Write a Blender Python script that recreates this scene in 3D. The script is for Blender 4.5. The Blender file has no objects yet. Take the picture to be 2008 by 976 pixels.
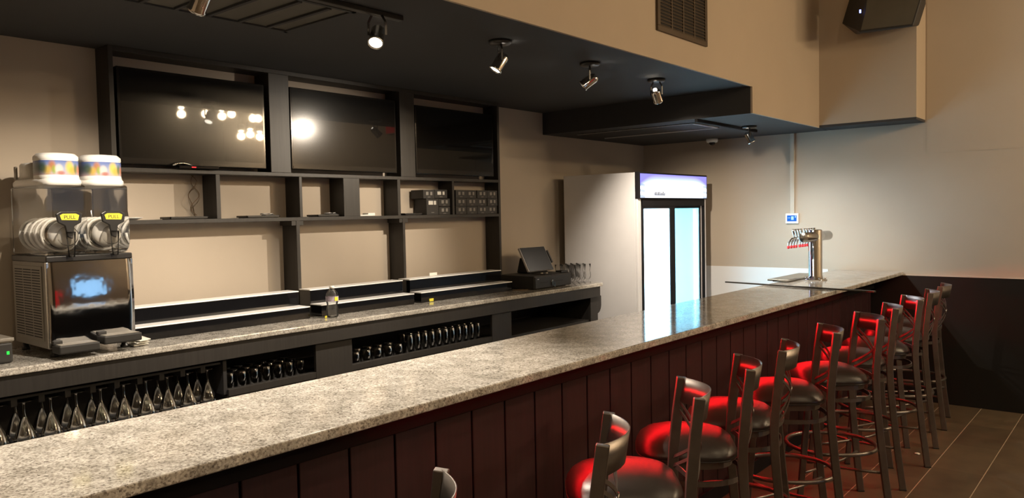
import bpy, math, random
from mathutils import Vector, Matrix
random.seed(7)
SC = bpy.context.scene
COL = SC.collection
pi = math.pi

# ------------------------------------------------------------------ camera
def setup_camera():
    a, b, g, f = -0.69807151, -0.04421776, 0.02002326, 1509.51782
    F = Vector((math.sin(a)*math.cos(b), math.cos(a)*math.cos(b), math.sin(b)))
    r = Vector((math.cos(a), -math.sin(a), 0)); d = F.cross(r)
    R = math.cos(g)*r + math.sin(g)*d
    D = F.cross(R)
    cd = bpy.data.cameras.new('camera'); co = bpy.data.objects.new('camera', cd); COL.objects.link(co)
    cd.sensor_width = 36; cd.lens = f/2008*36; cd.clip_start = 0.05
    U = -D; B = -F
    co.matrix_world = Matrix(((R.x, U.x, B.x, 0), (R.y, U.y, B.y, 0), (R.z, U.z, B.z, 1.65), (0, 0, 0, 1)))
    SC.camera = co
setup_camera()

# ------------------------------------------------------------------ world, exposure, light levels
w = bpy.data.worlds.new('world'); SC.world = w; w.use_nodes = True
w.node_tree.nodes['Background'].inputs[0].default_value = (0.9, 0.75, 0.6, 1)
w.node_tree.nodes['Background'].inputs[1].default_value = 0.02
SC.view_settings.view_transform = 'Standard'; SC.view_settings.look = 'None'
SC.view_settings.gamma = 1; SC.view_settings.use_curve_mapping = False
SC.view_settings.exposure = 0.0
WARM = (1.0, 0.73, 0.44)
SPOTC = (1.0, 0.86, 0.69)
P_SPOT = 95       # bar ceiling heads
P_DINING = 22     # dining room heads
E_FRIDGE = 40     # cooler tubes
E_LED = 62        # red strip

# ------------------------------------------------------------------ materials
def new_mat(name):
    m = bpy.data.materials.new(name); m.use_nodes = True
    nt = m.node_tree; return m, nt, nt.nodes['Principled BSDF']
def pm(name, col, rough=0.5, metal=0.0, spec=0.5, coat=0.0, var=0.0, vscale=8, bump=0.0, bscale=60, stretch=None, emit=None, es=0.0, trans=0.0):
    m, nt, b = new_mat(name)
    b.inputs['Base Color'].default_value = (*col, 1); b.inputs['Roughness'].default_value = rough
    b.inputs['Metallic'].default_value = metal; b.inputs['Specular IOR Level'].default_value = spec
    b.inputs['Coat Weight'].default_value = coat
    if trans: b.inputs['Transmission Weight'].default_value = trans
    if emit:
        b.inputs['Emission Color'].default_value = (*emit, 1); b.inputs['Emission Strength'].default_value = es
    if var or bump:
        tc = nt.nodes.new('ShaderNodeTexCoord'); mp = nt.nodes.new('ShaderNodeMapping')
        nt.links.new(tc.outputs['Object'], mp.inputs[0])
        if stretch: mp.inputs['Scale'].default_value = stretch
    if var:
        n = nt.nodes.new('ShaderNodeTexNoise'); n.inputs['Scale'].default_value = vscale; n.inputs['Detail'].default_value = 5
        nt.links.new(mp.outputs[0], n.inputs[0])
        cr = nt.nodes.new('ShaderNodeValToRGB')
        cr.color_ramp.elements[0].position = 0.3; cr.color_ramp.elements[1].position = 0.7
        cr.color_ramp.elements[0].color = (*[c*(1-var) for c in col], 1); cr.color_ramp.elements[1].color = (*[min(1, c*(1+var)) for c in col], 1)
        nt.links.new(n.outputs[0], cr.inputs[0]); nt.links.new(cr.outputs[0], b.inputs['Base Color'])
    if bump:
        n = nt.nodes.new('ShaderNodeTexNoise'); n.inputs['Scale'].default_value = bscale; n.inputs['Detail'].default_value = 3
        nt.links.new(mp.outputs[0], n.inputs[0])
        bp = nt.nodes.new('ShaderNodeBump'); bp.inputs['Strength'].default_value = bump; bp.inputs['Distance'].default_value = 0.002
        nt.links.new(n.outputs[0], bp.inputs['Height']); nt.links.new(bp.outputs[0], b.inputs['Normal'])
    return m
def emis(name, col, s):
    m = bpy.data.materials.new(name); m.use_nodes = True; nt = m.node_tree
    nt.nodes.remove(nt.nodes['Principled BSDF'])
    e = nt.nodes.new('ShaderNodeEmission'); e.inputs[0].default_value = (*col, 1); e.inputs[1].default_value = s
    nt.links.new(e.outputs[0], nt.nodes['Material Output'].inputs[0]); return m
def clear(name, tint, gloss, rough=0.03, frost=0.0, fcol=(1, 1, 1)):
    """thin-walled clear material: fresnel-weighted gloss over transparency, optional translucent frost"""
    m = bpy.data.materials.new(name); m.use_nodes = True; nt = m.node_tree
    nt.nodes.remove(nt.nodes['Principled BSDF'])
    t = nt.nodes.new('ShaderNodeBsdfTransparent'); t.inputs[0].default_value = (*tint, 1)
    g = nt.nodes.new('ShaderNodeBsdfGlossy'); g.inputs['Roughness'].default_value = rough
    lw = nt.nodes.new('ShaderNodeLayerWeight'); lw.inputs[0].default_value = gloss
    mx = nt.nodes.new('ShaderNodeMixShader'); nt.links.new(lw.outputs['Fresnel'], mx.inputs[0])
    last = t
    if frost:
        tr = nt.nodes.new('ShaderNodeBsdfTranslucent'); tr.inputs[0].default_value = (*fcol, 1)
        m2 = nt.nodes.new('ShaderNodeMixShader'); m2.inputs[0].default_value = frost
        nt.links.new(t.outputs[0], m2.inputs[1]); nt.links.new(tr.outputs[0], m2.inputs[2]); last = m2
    nt.links.new(last.outputs[0], mx.inputs[1]); nt.links.new(g.outputs[0], mx.inputs[2])
    nt.links.new(mx.outputs[0], nt.nodes['Material Output'].inputs[0]); return m

def granite(name):
    m, nt, b = new_mat(name)
    tc = nt.nodes.new('ShaderNodeTexCoord')
    def noise(s, d=6, rough=0.6):
        n = nt.nodes.new('ShaderNodeTexNoise'); n.inputs['Scale'].default_value = s; n.inputs['Detail'].default_value = d; n.inputs['Roughness'].default_value = rough
        nt.links.new(tc.outputs['Object'], n.inputs[0]); return n
    def ramp(src, *els):
        r = nt.nodes.new('ShaderNodeValToRGB'); e = r.color_ramp.elements
        e[0].position, e[0].color = els[0][0], (*els[0][1], 1); e[1].position, e[1].color = els[-1][0], (*els[-1][1], 1)
        for p, c in els[1:-1]:
            x = e.new(p); x.color = (*c, 1)
        nt.links.new(src, r.inputs[0]); return r
    def mix(f, a, c):
        x = nt.nodes.new('ShaderNodeMix'); x.data_type = 'RGBA'
        nt.links.new(f, x.inputs['Factor']); nt.links.new(a, x.inputs['A'])
        if isinstance(c, tuple): x.inputs['B'].default_value = (*c, 1)
        else: nt.links.new(c, x.inputs['B'])
        return x.outputs['Result']
    base = ramp(noise(70, 8, 0.75).outputs[0], (0.34, (0.11, 0.10, 0.095)), (0.45, (0.33, 0.31, 0.28)), (0.54, (0.52, 0.50, 0.46)), (0.66, (0.70, 0.68, 0.65)))
    v = nt.nodes.new('ShaderNodeTexVoronoi'); v.inputs['Scale'].default_value = 210; nt.links.new(tc.outputs['Object'], v.inputs[0])
    bw = nt.nodes.new('ShaderNodeSeparateColor'); nt.links.new(v.outputs['Color'], bw.inputs[0])
    cell = ramp(bw.outputs[0], (0.0, (0.07, 0.06, 0.055)), (0.22, (0.26, 0.23, 0.20)), (0.45, (0.46, 0.44, 0.40)), (1.0, (0.68, 0.66, 0.62)))
    f1 = ramp(noise(16, 2).outputs[0], (0.35, (0.35,)*3), (0.65, (0.7,)*3))
    c1 = mix(f1.outputs[0], base.outputs[0], cell.outputs[0])
    dk = ramp(noise(110, 4, 0.7).outputs[0], (0.60, (0, 0, 0)), (0.68, (1, 1, 1)))
    c2 = mix(dk.outputs[0], c1, (0.07, 0.06, 0.055))
    br = ramp(noise(22, 4).outputs[0], (0.62, (0, 0, 0)), (0.74, (0.35,)*3))
    c3 = mix(br.outputs[0], c2, (0.40, 0.33, 0.26))
    lv = ramp(noise(11, 3).outputs[0], (0.36, (0.74, 0.73, 0.71)), (0.64, (1.12, 1.12, 1.12)))
    ml = nt.nodes.new('ShaderNodeMix'); ml.data_type = 'RGBA'; ml.blend_type = 'MULTIPLY'; ml.inputs['Factor'].default_value = 1
    nt.links.new(c3, ml.inputs['A']); nt.links.new(lv.outputs[0], ml.inputs['B'])
    nt.links.new(ml.outputs['Result'], b.inputs['Base Color'])
    b.inputs['Roughness'].default_value = 0.09; b.inputs['Specular IOR Level'].default_value = 0.55
    return m

def tiles(name):
    """long brown plank tiles 0.283 x 0.6 m, every other column shifted by half, thin pale joints"""
    m, nt, b = new_mat(name)
    tc = nt.nodes.new('ShaderNodeTexCoord'); sp = nt.nodes.new('ShaderNodeSeparateXYZ'); nt.links.new(tc.outputs['Object'], sp.inputs[0])
    def mth(op, a, c=None, d=None):
        n = nt.nodes.new('ShaderNodeMath'); n.operation = op
        for i, x in enumerate((a, c, d)):
            if x is None: continue
            if isinstance(x, (int, float)): n.inputs[i].default_value = x
            else: nt.links.new(x, n.inputs[i])
        return n.outputs[0]
    u = mth('DIVIDE', mth('ADD', sp.outputs['X'], 1.37+0.283*20), 0.2835)
    col = mth('FLOOR', u); fu = mth('FRACT', u)
    v = mth('ADD', mth('DIVIDE', mth('ADD', sp.outputs['Y'], 20*0.606-5.70), 0.606), mth('MULTIPLY', mth('MODULO', col, 2), 0.5))
    row = mth('FLOOR', v); fv = mth('FRACT', v)
    ju = mth('MAXIMUM', mth('LESS_THAN', fu, 0.008), mth('GREATER_THAN', fu, 0.992))
    jv = mth('MAXIMUM', mth('LESS_THAN', fv, 0.003), mth('GREATER_THAN', fv, 0.997))
    cv = nt.nodes.new('ShaderNodeCombineXYZ'); nt.links.new(col, cv.inputs[0]); nt.links.new(row, cv.inputs[1])
    wn = nt.nodes.new('ShaderNodeTexWhiteNoise'); nt.links.new(cv.outputs[0], wn.inputs['Vector'])
    n = nt.nodes.new('ShaderNodeTexNoise'); n.inputs['Scale'].default_value = 7; n.inputs['Detail'].default_value = 6
    nt.links.new(tc.outputs['Object'], n.inputs[0])
    s = mth('ADD', mth('MULTIPLY', wn.outputs['Value'], 0.25), mth('MULTIPLY', n.outputs[0], 0.75))
    r = nt.nodes.new('ShaderNodeValToRGB'); r.color_ramp.elements[0].position = 0.25; r.color_ramp.elements[1].position = 0.75
    r.color_ramp.elements[0].color = (0.070, 0.050, 0.032, 1); r.color_ramp.elements[1].color = (0.125, 0.092, 0.058, 1)
    nt.links.new(s, r.inputs[0])
    def mix(f, a, c):
        x = nt.nodes.new('ShaderNodeMix'); x.data_type = 'RGBA'; nt.links.new(f, x.inputs['Factor']); nt.links.new(a, x.inputs['A'])
        x.inputs['B'].default_value = c; return x.outputs['Result']
    c = mix(jv, r.outputs[0], (0.15, 0.12, 0.085, 1)); c = mix(ju, c, (0.42, 0.34, 0.25, 1))
    nt.links.new(c, b.inputs['Base Color']); b.inputs['Roughness'].default_value = 0.42
    return m

def planks(name, col, rough):
    m, nt, b = new_mat(name)
    tc = nt.nodes.new('ShaderNodeTexCoord'); mp = nt.nodes.new('ShaderNodeMapping'); mp.inputs['Scale'].default_value = (30, 30, 1.6)
    n = nt.nodes.new('ShaderNodeTexNoise'); n.inputs['Scale'].default_value = 1.5; n.inputs['Detail'].default_value = 8; n.inputs['Distortion'].default_value = 1.5
    nt.links.new(tc.outputs['Object'], mp.inputs[0]); nt.links.new(mp.outputs[0], n.inputs[0])
    r = nt.nodes.new('ShaderNodeValToRGB'); r.color_ramp.elements[0].position = 0.3; r.color_ramp.elements[1].position = 0.7
    r.color_ramp.elements[0].color = (*[c*0.8 for c in col], 1); r.color_ramp.elements[1].color = (*[c*1.22 for c in col], 1)
    nt.links.new(n.outputs[0], r.inputs[0]); nt.links.new(r.outputs[0], b.inputs['Base Color']); b.inputs['Roughness'].default_value = rough
    return m

def screen_mat(name):
    """black display glass: sharp reflection with a faint wide haze"""
    m = bpy.data.materials.new(name); m.use_nodes = True; nt = m.node_tree; b = nt.nodes['Principled BSDF']
    b.inputs['Base Color'].default_value = (0.004, 0.004, 0.004, 1); b.inputs['Roughness'].default_value = 0.025
    b.inputs['Specular IOR Level'].default_value = 0.28
    g = nt.nodes.new('ShaderNodeBsdfGlossy'); g.inputs['Roughness'].default_value = 0.17; g.inputs[0].default_value = (0.5, 0.5, 0.5, 1)
    mx = nt.nodes.new('ShaderNodeMixShader'); mx.inputs[0].default_value = 0.03
    nt.links.new(b.outputs[0], mx.inputs[1]); nt.links.new(g.outputs[0], mx.inputs[2]); nt.links.new(mx.outputs[0], nt.nodes['Material Output'].inputs[0])
    return m

def header_mat(name):
    """backlit cooler header: white glow, violet blue top and corners, grey swooshes at both ends"""
    m = bpy.data.materials.new(name); m.use_nodes = True; nt = m.node_tree; nt.nodes.remove(nt.nodes['Principled BSDF'])
    tc = nt.nodes.new('ShaderNodeTexCoord'); sp = nt.nodes.new('ShaderNodeSeparateXYZ'); nt.links.new(tc.outputs['Generated'], sp.inputs[0])
    def mth(op, a, c=None):
        n = nt.nodes.new('ShaderNodeMath'); n.operation = op
        for i, x in enumerate((a, c)):
            if x is None: continue
            if isinstance(x, (int, float)): n.inputs[i].default_value = x
            else: nt.links.new(x, n.inputs[i])
        return n.outputs[0]
    Y, Z = sp.outputs['Y'], sp.outputs['Z']
    edge = mth('MULTIPLY', mth('ABSOLUTE', mth('SUBTRACT', Y, 0.5)), 2)
    e4 = mth('POWER', edge, 7)
    s = mth('ADD', Z, mth('MULTIPLY', e4, mth('SUBTRACT', Z, 0.25)))
    r = nt.nodes.new('ShaderNodeValToRGB'); e = r.color_ramp.elements
    e[0].position, e[0].color = 0.0, (0.80, 0.86, 1, 1); e[1].position, e[1].color = 1.0, (0.22, 0.20, 0.72, 1)
    for p, c in ((0.25, (1.0, 1.0, 1.1, 1)), (0.66, (0.95, 1.0, 1.1, 1)), (0.80, (0.42, 0.50, 1, 1)), (0.93, (0.30, 0.28, 0.9, 1))):
        x = e.new(p); x.color = c
    nt.links.new(s, r.inputs[0])
    wv = mth('SINE', mth('ADD', mth('MULTIPLY', Z, 26), mth('MULTIPLY', Y, 14)))
    sw = mth('MULTIPLY', mth('MULTIPLY', mth('GREATER_THAN', edge, 0.88), mth('GREATER_THAN', wv, 0.2)), mth('LESS_THAN', Z, 0.62))
    x = nt.nodes.new('ShaderNodeMix'); x.data_type = 'RGBA'; nt.links.new(mth('MULTIPLY', sw, 0.7), x.inputs['Factor']); nt.links.new(r.outputs[0], x.inputs['A'])
    x.inputs['B'].default_value = (0.20, 0.26, 0.45, 1)
    em = nt.nodes.new('ShaderNodeEmission'); em.inputs[1].default_value = 1.9
    nt.links.new(x.outputs['Result'], em.inputs[0]); nt.links.new(em.outputs[0], nt.nodes['Material Output'].inputs[0]); return m

def fruit_mat(name):
    """printed band: blue sky over blurred yellow, orange, green and pink fruit shapes"""
    m, nt, b = new_mat(name)
    tc = nt.nodes.new('ShaderNodeTexCoord'); sp = nt.nodes.new('ShaderNodeSeparateXYZ'); nt.links.new(tc.outputs['Generated'], sp.inputs[0])
    r = nt.nodes.new('ShaderNodeValToRGB'); e = r.color_ramp.elements
    e[0].color = (0.50, 0.38, 0.40, 1); e[1].color = (0.09, 0.15, 0.42, 1); x = e.new(0.45); x.color = (0.32, 0.37, 0.52, 1)
    nt.links.new(sp.outputs['Z'], r.inputs[0]); cur = r.outputs[0]
    # blobs in (Y, Z) of the band's own box
    for (cy, cz, ry, rz, c) in [(0.66, 0.55, 0.10, 0.42, (0.95, 0.70, 0.05)), (0.74, 0.30, 0.09, 0.3, (0.80, 0.50, 0.04)), (0.82, 0.45, 0.05, 0.35, (0.15, 0.22, 0.05)),
                               (0.92, 0.38, 0.07, 0.3, (0.85, 0.32, 0.12)), (0.24, 0.62, 0.08, 0.36, (0.60, 0.22, 0.03)), (0.14, 0.34, 0.08, 0.3, (0.80, 0.55, 0.05)),
                               (0.28, 0.36, 0.05, 0.28, (0.35, 0.50, 0.06)), (0.40, 0.40, 0.09, 0.32, (0.95, 0.88, 0.78)), (0.44, 0.14, 0.09, 0.14, (0.55, 0.18, 0.14)), (0.05, 0.5, 0.07, 0.4, (0.05, 0.12, 0.05))]:
        def mm(op, a, c2):
            n = nt.nodes.new('ShaderNodeMath'); n.operation = op
            for i, q in enumerate((a, c2)):
                if isinstance(q, (int, float)): n.inputs[i].default_value = q
                else: nt.links.new(q, n.inputs[i])
            return n.outputs[0]
        dy = mm('DIVIDE', mm('SUBTRACT', sp.outputs['Y'], cy), ry); dz = mm('DIVIDE', mm('SUBTRACT', sp.outputs['Z'], cz), rz)
        d = mm('ADD', mm('MULTIPLY', dy, dy), mm('MULTIPLY', dz, dz))
        mr = nt.nodes.new('ShaderNodeMapRange'); mr.inputs[1].default_value = 0.2; mr.inputs[2].default_value = 1.7; mr.inputs[3].default_value = 0.85; mr.inputs[4].default_value = 0
        nt.links.new(d, mr.inputs[0])
        mx = nt.nodes.new('ShaderNodeMix'); mx.data_type = 'RGBA'; nt.links.new(mr.outputs[0], mx.inputs['Factor']); nt.links.new(cur, mx.inputs['A']); mx.inputs['B'].default_value = (*[q*0.7 for q in c], 1)
        cur = mx.outputs['Result']
    nt.links.new(cur, b.inputs['Base Color']); b.inputs['Roughness'].default_value = 0.3
    return m

M = dict(
    wall=pm('taupe_paint', (0.44, 0.375, 0.30), 0.75, var=0.04, vscale=1.5, bump=0.12, bscale=220),
    soffit=pm('taupe_paint_soffit', (0.44, 0.36, 0.27), 0.75, var=0.04, vscale=1.5, bump=0.12, bscale=220),
    frp=pm('white_wall_panel', (0.72, 0.72, 0.72), 0.35, bump=0.1, bscale=120),
    blackwall=pm('black_wainscot_paint', (0.008, 0.007, 0.006), 0.6, spec=0.3, var=0.15, vscale=4),
    ceil=pm('black_ceiling_paint', (0.036, 0.036, 0.038), 0.75, bump=0.1, bscale=150),
    ceil2=pm('dining_ceiling_paint', (0.30, 0.26, 0.2), 0.8, var=0.05),
    wall_dim=pm('dimmed_taupe_paint', (0.10, 0.08, 0.06), 0.8, var=0.05),  # right wall darkened in colour so the screens mirror a dim room
    floor=tiles('brown_plank_tile'), granite=granite('speckled_granite'),
    planks=planks('dark_stained_planks', (0.031, 0.010, 0.012), 0.45),  # red-brown stain, pushed redder to carry the strip's red light
    trim=pm('black_trim', (0.008, 0.007, 0.008), 0.75, spec=0.2, var=0.1),
    shelf=planks('charcoal_stained_wood', (0.024, 0.021, 0.018), 0.5),
    shelfd=planks('charcoal_cabinet_wood', (0.020, 0.018, 0.017), 0.5),
    void=pm('dark_cabinet_inside', (0.012, 0.012, 0.014), 0.6, var=0.1),
    steel=pm('gunmetal_steel', (0.185, 0.165, 0.150), 0.38, 0.85, var=0.12, vscale=18),
    vinyl=pm('black_vinyl', (0.019, 0.016, 0.014), 0.36, spec=0.5, bump=0.15, bscale=300),
    blackpl=pm('black_plastic', (0.018, 0.017, 0.016), 0.35, var=0.1),
    matteblack=pm('matte_black_plastic', (0.020, 0.019, 0.018), 0.6, var=0.1),
    gloss=pm('gloss_black', (0.006, 0.006, 0.007), 0.08, var=0.1),
    chrome=pm('chrome', (0.75, 0.74, 0.72), 0.10, 1.0, var=0.03, vscale=30),
    brushed=pm('brushed_stainless', (0.62, 0.60, 0.56), 0.22, 1.0, var=0.06, vscale=20, stretch=(1, 1, 12)),
    polished=pm('polished_stainless', (0.60, 0.61, 0.63), 0.07, 1.0, var=0.05, vscale=5, bump=1.0, bscale=6),
    greymetal=pm('grey_painted_metal', (0.24, 0.22, 0.19), 0.45, var=0.06),
    white=pm('white_plastic', (0.85, 0.84, 0.81), 0.35, var=0.02), fridgewhite=pm('white_enamel', (0.64, 0.63, 0.64), 0.35, var=0.02),
    liner=pm('white_cooler_liner', (0.85, 0.9, 0.92), 0.5, var=0.02),
    screen=screen_mat('display_glass'), bezel=pm('gloss_bezel', (0.012, 0.011, 0.010), 0.12, var=0.1),
    glass=clear('clear_glass', (0.98, 0.98, 0.98), 0.12, 0.06, frost=0.05), stem=clear('clear_stemware', (0.93, 0.94, 0.93), 0.35, 0.09), door=clear('cooler_door_glass', (0.86, 0.95, 0.97), 0.10, 0.03, frost=0.30, fcol=(0.85, 0.97, 1.0)), door_dim=clear('cooler_dimmed_inner_door_glass', (0.36, 0.52, 0.56), 0.10, 0.03, frost=0.30, fcol=(0.45, 0.62, 0.66)),  # right cooler pane tinted darker so its glow comes out dimmer
    bowl=clear('clear_acrylic', (0.90, 0.89, 0.87), 0.25, 0.06, frost=0.06), pet=clear('clear_bottle_plastic', (0.93, 0.94, 0.93), 0.3, 0.08, frost=0.10),
    yellow=pm('yellow_tag', (0.75, 0.68, 0.05), 0.4, var=0.05), tray_white=pm('white_acrylic', (0.95, 0.95, 0.95), 0.3, var=0.02),
    lamp=emis('lamp_face', (1.0, 0.9, 0.74), 40), lamp_far=emis('dining_lamp_face', (1.0, 0.80, 0.52), 420), led=emis('red_led', (1.0, 0.008, 0.012), E_LED),
    tube=emis('cooler_tube', (0.70, 0.90, 1.0), E_FRIDGE), cooler_glow=emis('cooler_added_glow', (0.62, 0.84, 1.0), 16), header=header_mat('backlit_header'), fruit=fruit_mat('fruit_print'),
    blue=emis('blue_display', (0.03, 0.18, 0.75), 1.1), bluelight=emis('pale_blue_display', (0.35, 0.65, 1.0), 1.6), green=emis('green_indicator', (0.05, 0.9, 0.1), 1.2),
    dot=emis('violet_blue_indicator', (0.25, 0.3, 1.0), 4), red=pm('red_plastic', (0.65, 0.03, 0.04), 0.35, var=0.1), label=pm('bottle_label', (0.42, 0.36, 0.45), 0.4, var=0.3, vscale=60),
    paper=pm('white_paper', (0.8, 0.79, 0.72), 0.8, var=0.03), boxprint=pm('pale_print', (0.62, 0.6, 0.55), 0.6, var=0.2, vscale=200), boxdim=pm('dim_print', (0.24, 0.23, 0.21), 0.6, var=0.2, vscale=200),
    box=pm('black_carton', (0.022, 0.020, 0.019), 0.5, var=0.1), taupe=pm('greige_conduit', (0.50, 0.45, 0.38), 0.6, var=0.03),
    grille=pm('brown_grille_metal', (0.075, 0.052, 0.032), 0.5, 0.3, var=0.1), grilled=pm('dark_grille_slot', (0.010, 0.008, 0.007), 0.7, var=0.1),
    ceilgrey=pm('grey_ceiling_panel', (0.085, 0.078, 0.060), 0.6, var=0.08), edge=pm('pale_metal_edge', (0.55, 0.55, 0.56), 0.35, 0.6, var=0.05),
    redsign=emis('red_sign_face', (1.0, 0.05, 0.05), 1.5), strip=pm('thin_metal_strip', (0.10, 0.095, 0.085), 0.3, 0.7, var=0.1), cable=pm('tan_cable', (0.16, 0.10, 0.05), 0.5, var=0.1),
)

# ------------------------------------------------------------------ mesh helpers
class MB:
    def __init__(s): s.v = []; s.f = []; s.sm = []
    def add(s, vs, fs, smooth=False):
        o = len(s.v); s.v += [tuple(v) for v in vs]; s.f += [tuple(i+o for i in f) for f in fs]; s.sm += [smooth]*len(fs); return s
    def box(s, x0, x1, y0, y1, z0, z1):
        if x0 > x1: x0, x1 = x1, x0
        if y0 > y1: y0, y1 = y1, y0
        if z0 > z1: z0, z1 = z1, z0
        return s.add([(x0,y0,z0),(x1,y0,z0),(x1,y1,z0),(x0,y1,z0),(x0,y0,z1),(x1,y0,z1),(x1,y1,z1),(x0,y1,z1)],
                     [(0,3,2,1),(4,5,6,7),(0,1,5,4),(1,2,6,5),(2,3,7,6),(3,0,4,7)])
    def prism(s, poly, lo, hi, axis='z', smooth=False):
        """poly: 2D points ccw; extruded along axis"""
        def p3(a, b, t): return {'z': (a, b, t), 'x': (t, a, b), 'y': (a, t, b)}[axis]
        n = len(poly); vs = [p3(a, b, lo) for a, b in poly]+[p3(a, b, hi) for a, b in poly]
        o = len(s.v); s.add(vs, [tuple(reversed(range(n))), tuple(range(n, 2*n))])
        s.f += [(o+i, o+(i+1) % n, o+n+(i+1) % n, o+n+i) for i in range(n)]; s.sm += [smooth]*n
        return s
    def lathe(s, prof, c=(0, 0, 0), seg=24, axis=(0, 0, 1), cap=True):
        """prof: (r, h) pairs along the axis"""
        q = Vector((0, 0, 1)).rotation_difference(Vector(axis).normalized()); c = Vector(c)
        vs = []
        for r, h in prof:
            for k in range(seg):
                a = 2*pi*k/seg; vs.append(c+q @ Vector((r*math.cos(a), r*math.sin(a), h)))
        fs = [(i*seg+k, i*seg+(k+1) % seg, (i+1)*seg+(k+1) % seg, (i+1)*seg+k) for i in range(len(prof)-1) for k in range(seg)]
        s.add(vs, fs, True)
        if cap:
            o = len(s.v)-len(vs)
            if prof[0][0] > 1e-4: s.f.append(tuple(o+k for k in reversed(range(seg)))); s.sm.append(False)
            if prof[-1][0] > 1e-4: s.f.append(tuple(o+(len(prof)-1)*seg+k for k in range(seg))); s.sm.append(False)
        return s
    def sweep(s, pts, sec, closed=False, up=(0, 0, 1), smooth=True):
        """sweep a 2D section (side, up) along points"""
        pts = [Vector(p) for p in pts]; n = len(pts); m = len(sec); up = Vector(up); vs = []
        for i, p in enumerate(pts):
            a = pts[(i-1) % n] if (i > 0 or closed) else p; b = pts[(i+1) % n] if (i < n-1 or closed) else p
            t = (b-a).normalized(); sd = t.cross(up)
            sd = sd.normalized() if sd.length > 1e-5 else Vector((1, 0, 0)); u = sd.cross(t)
            vs += [p+sd*x+u*y for x, y in sec]
        R = n if closed else n-1
        fs = [(i*m+k, i*m+(k+1) % m, ((i+1) % n)*m+(k+1) % m, ((i+1) % n)*m+k) for i in range(R) for k in range(m)]
        o = len(s.v); s.add(vs, fs, smooth)
        if not closed:
            s.f.append(tuple(o+k for k in reversed(range(m)))); s.f.append(tuple(o+(n-1)*m+k for k in range(m))); s.sm += [False, False]
        return s
    def tube(s, pts, r, seg=8, closed=False, up=(0.01, 0.02, 1)):
        return s.sweep(pts, [(r*math.cos(2*pi*k/seg), r*math.sin(2*pi*k/seg)) for k in range(seg)], closed, up)
    def bar(s, pts, w, h, closed=False, up=(0, 0, 1)):
        return s.sweep(pts, [(-w/2, -h/2), (w/2, -h/2), (w/2, h/2), (-w/2, h/2)], closed, up, smooth=False)
    def build(s, name, mat, parent=None, bevel=0.0, world=False, seg=2):
        me = bpy.data.meshes.new(name); vs = s.v
        if world and parent is not None:
            inv = parent.matrix_basis.inverted(); vs = [tuple(inv @ Vector(v)) for v in vs]
        me.from_pydata(vs, [], s.f); me.polygons.foreach_set('use_smooth', s.sm); me.materials.append(M[mat]); me.update()
        o = bpy.data.objects.new(name, me); COL.objects.link(o)
        if parent is not None: o.parent = parent
        if bevel:
            b = o.modifiers.new('bevel', 'BEVEL'); b.width = bevel; b.segments = seg; b.limit_method = 'ANGLE'; b.angle_limit = 0.7
        return o

def tag(o, label=None, cat=None, group=None, kind=None):
    for k, v in (('label', label), ('category', cat), ('group', group), ('kind', kind)):
        if v: o[k] = v
    return o
def thing(name, label, cat, loc=(0, 0, 0), rz=0.0, group=None):
    o = bpy.data.objects.new(name, None); COL.objects.link(o); o.empty_display_size = 0.05
    o.matrix_basis = Matrix.Translation(loc) @ Matrix.Rotation(rz, 4, 'Z')
    return tag(o, label, cat, group)
def children(o): return [c for c in COL.objects if c.parent == o]
KIDS = {}
def copy_tree(o, parent=None, kids=None):
    c = o.copy(); COL.objects.link(c)
    if parent is not None: c.parent = parent
    for ch in (kids or KIDS).get(o.name, []):
        copy_tree(ch, c, kids)
    return c
def remember(root):
    def rec(o):
        ch = children(o); KIDS[o.name] = ch
        for x in ch: rec(x)
    rec(root)
def dup(root, loc, rz=0.0, label=None, group=None):
    c = copy_tree(root); c.matrix_basis = Matrix.Translation(loc) @ Matrix.Rotation(rz, 4, 'Z')
    if label: c['label'] = label
    if group: c['group'] = group
    return c
def B(): return MB()
def struct(name, mb, mat, **k): return tag(mb.build(name, mat, **k), kind='structure')
def text_obj(name, body, size, mat, parent, mw, extrude=0.0006):
    cu = bpy.data.curves.new(name, 'FONT'); cu.body = body; cu.size = size; cu.extrude = extrude; cu.align_x = 'CENTER'; cu.align_y = 'CENTER'
    t = bpy.data.objects.new(name+'_tmp', cu); COL.objects.link(t)
    dg = bpy.context.evaluated_depsgraph_get(); me = bpy.data.meshes.new_from_object(t.evaluated_get(dg))
    bpy.data.objects.remove(t); bpy.data.curves.remove(cu)
    me.materials.clear(); me.materials.append(M[mat])
    o = bpy.data.objects.new(name, me); COL.objects.link(o); o.parent = parent; o.matrix_basis = mw; return o
FACE_X = Matrix(((0, 0, 1, 0), (1, 0, 0, 0), (0, 1, 0, 0), (0, 0, 0, 1)))   # text facing +x, reading towards +y

# ------------------------------------------------------------------ dimensions (metres, measured)
XB, YF = -4.19, 7.2            # back wall, far wall
ZH, ZL = 2.544, 2.354          # bar ceiling, lowered ceiling
XS = -2.265                    # soffit face
YBH = 5.45                     # bulkhead face
ZC = 1.067; XC = -3.565; YC = 5.43   # back counter
ZBAR = 1.098; XO, XI = -1.66, -2.22  # bar top

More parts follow.
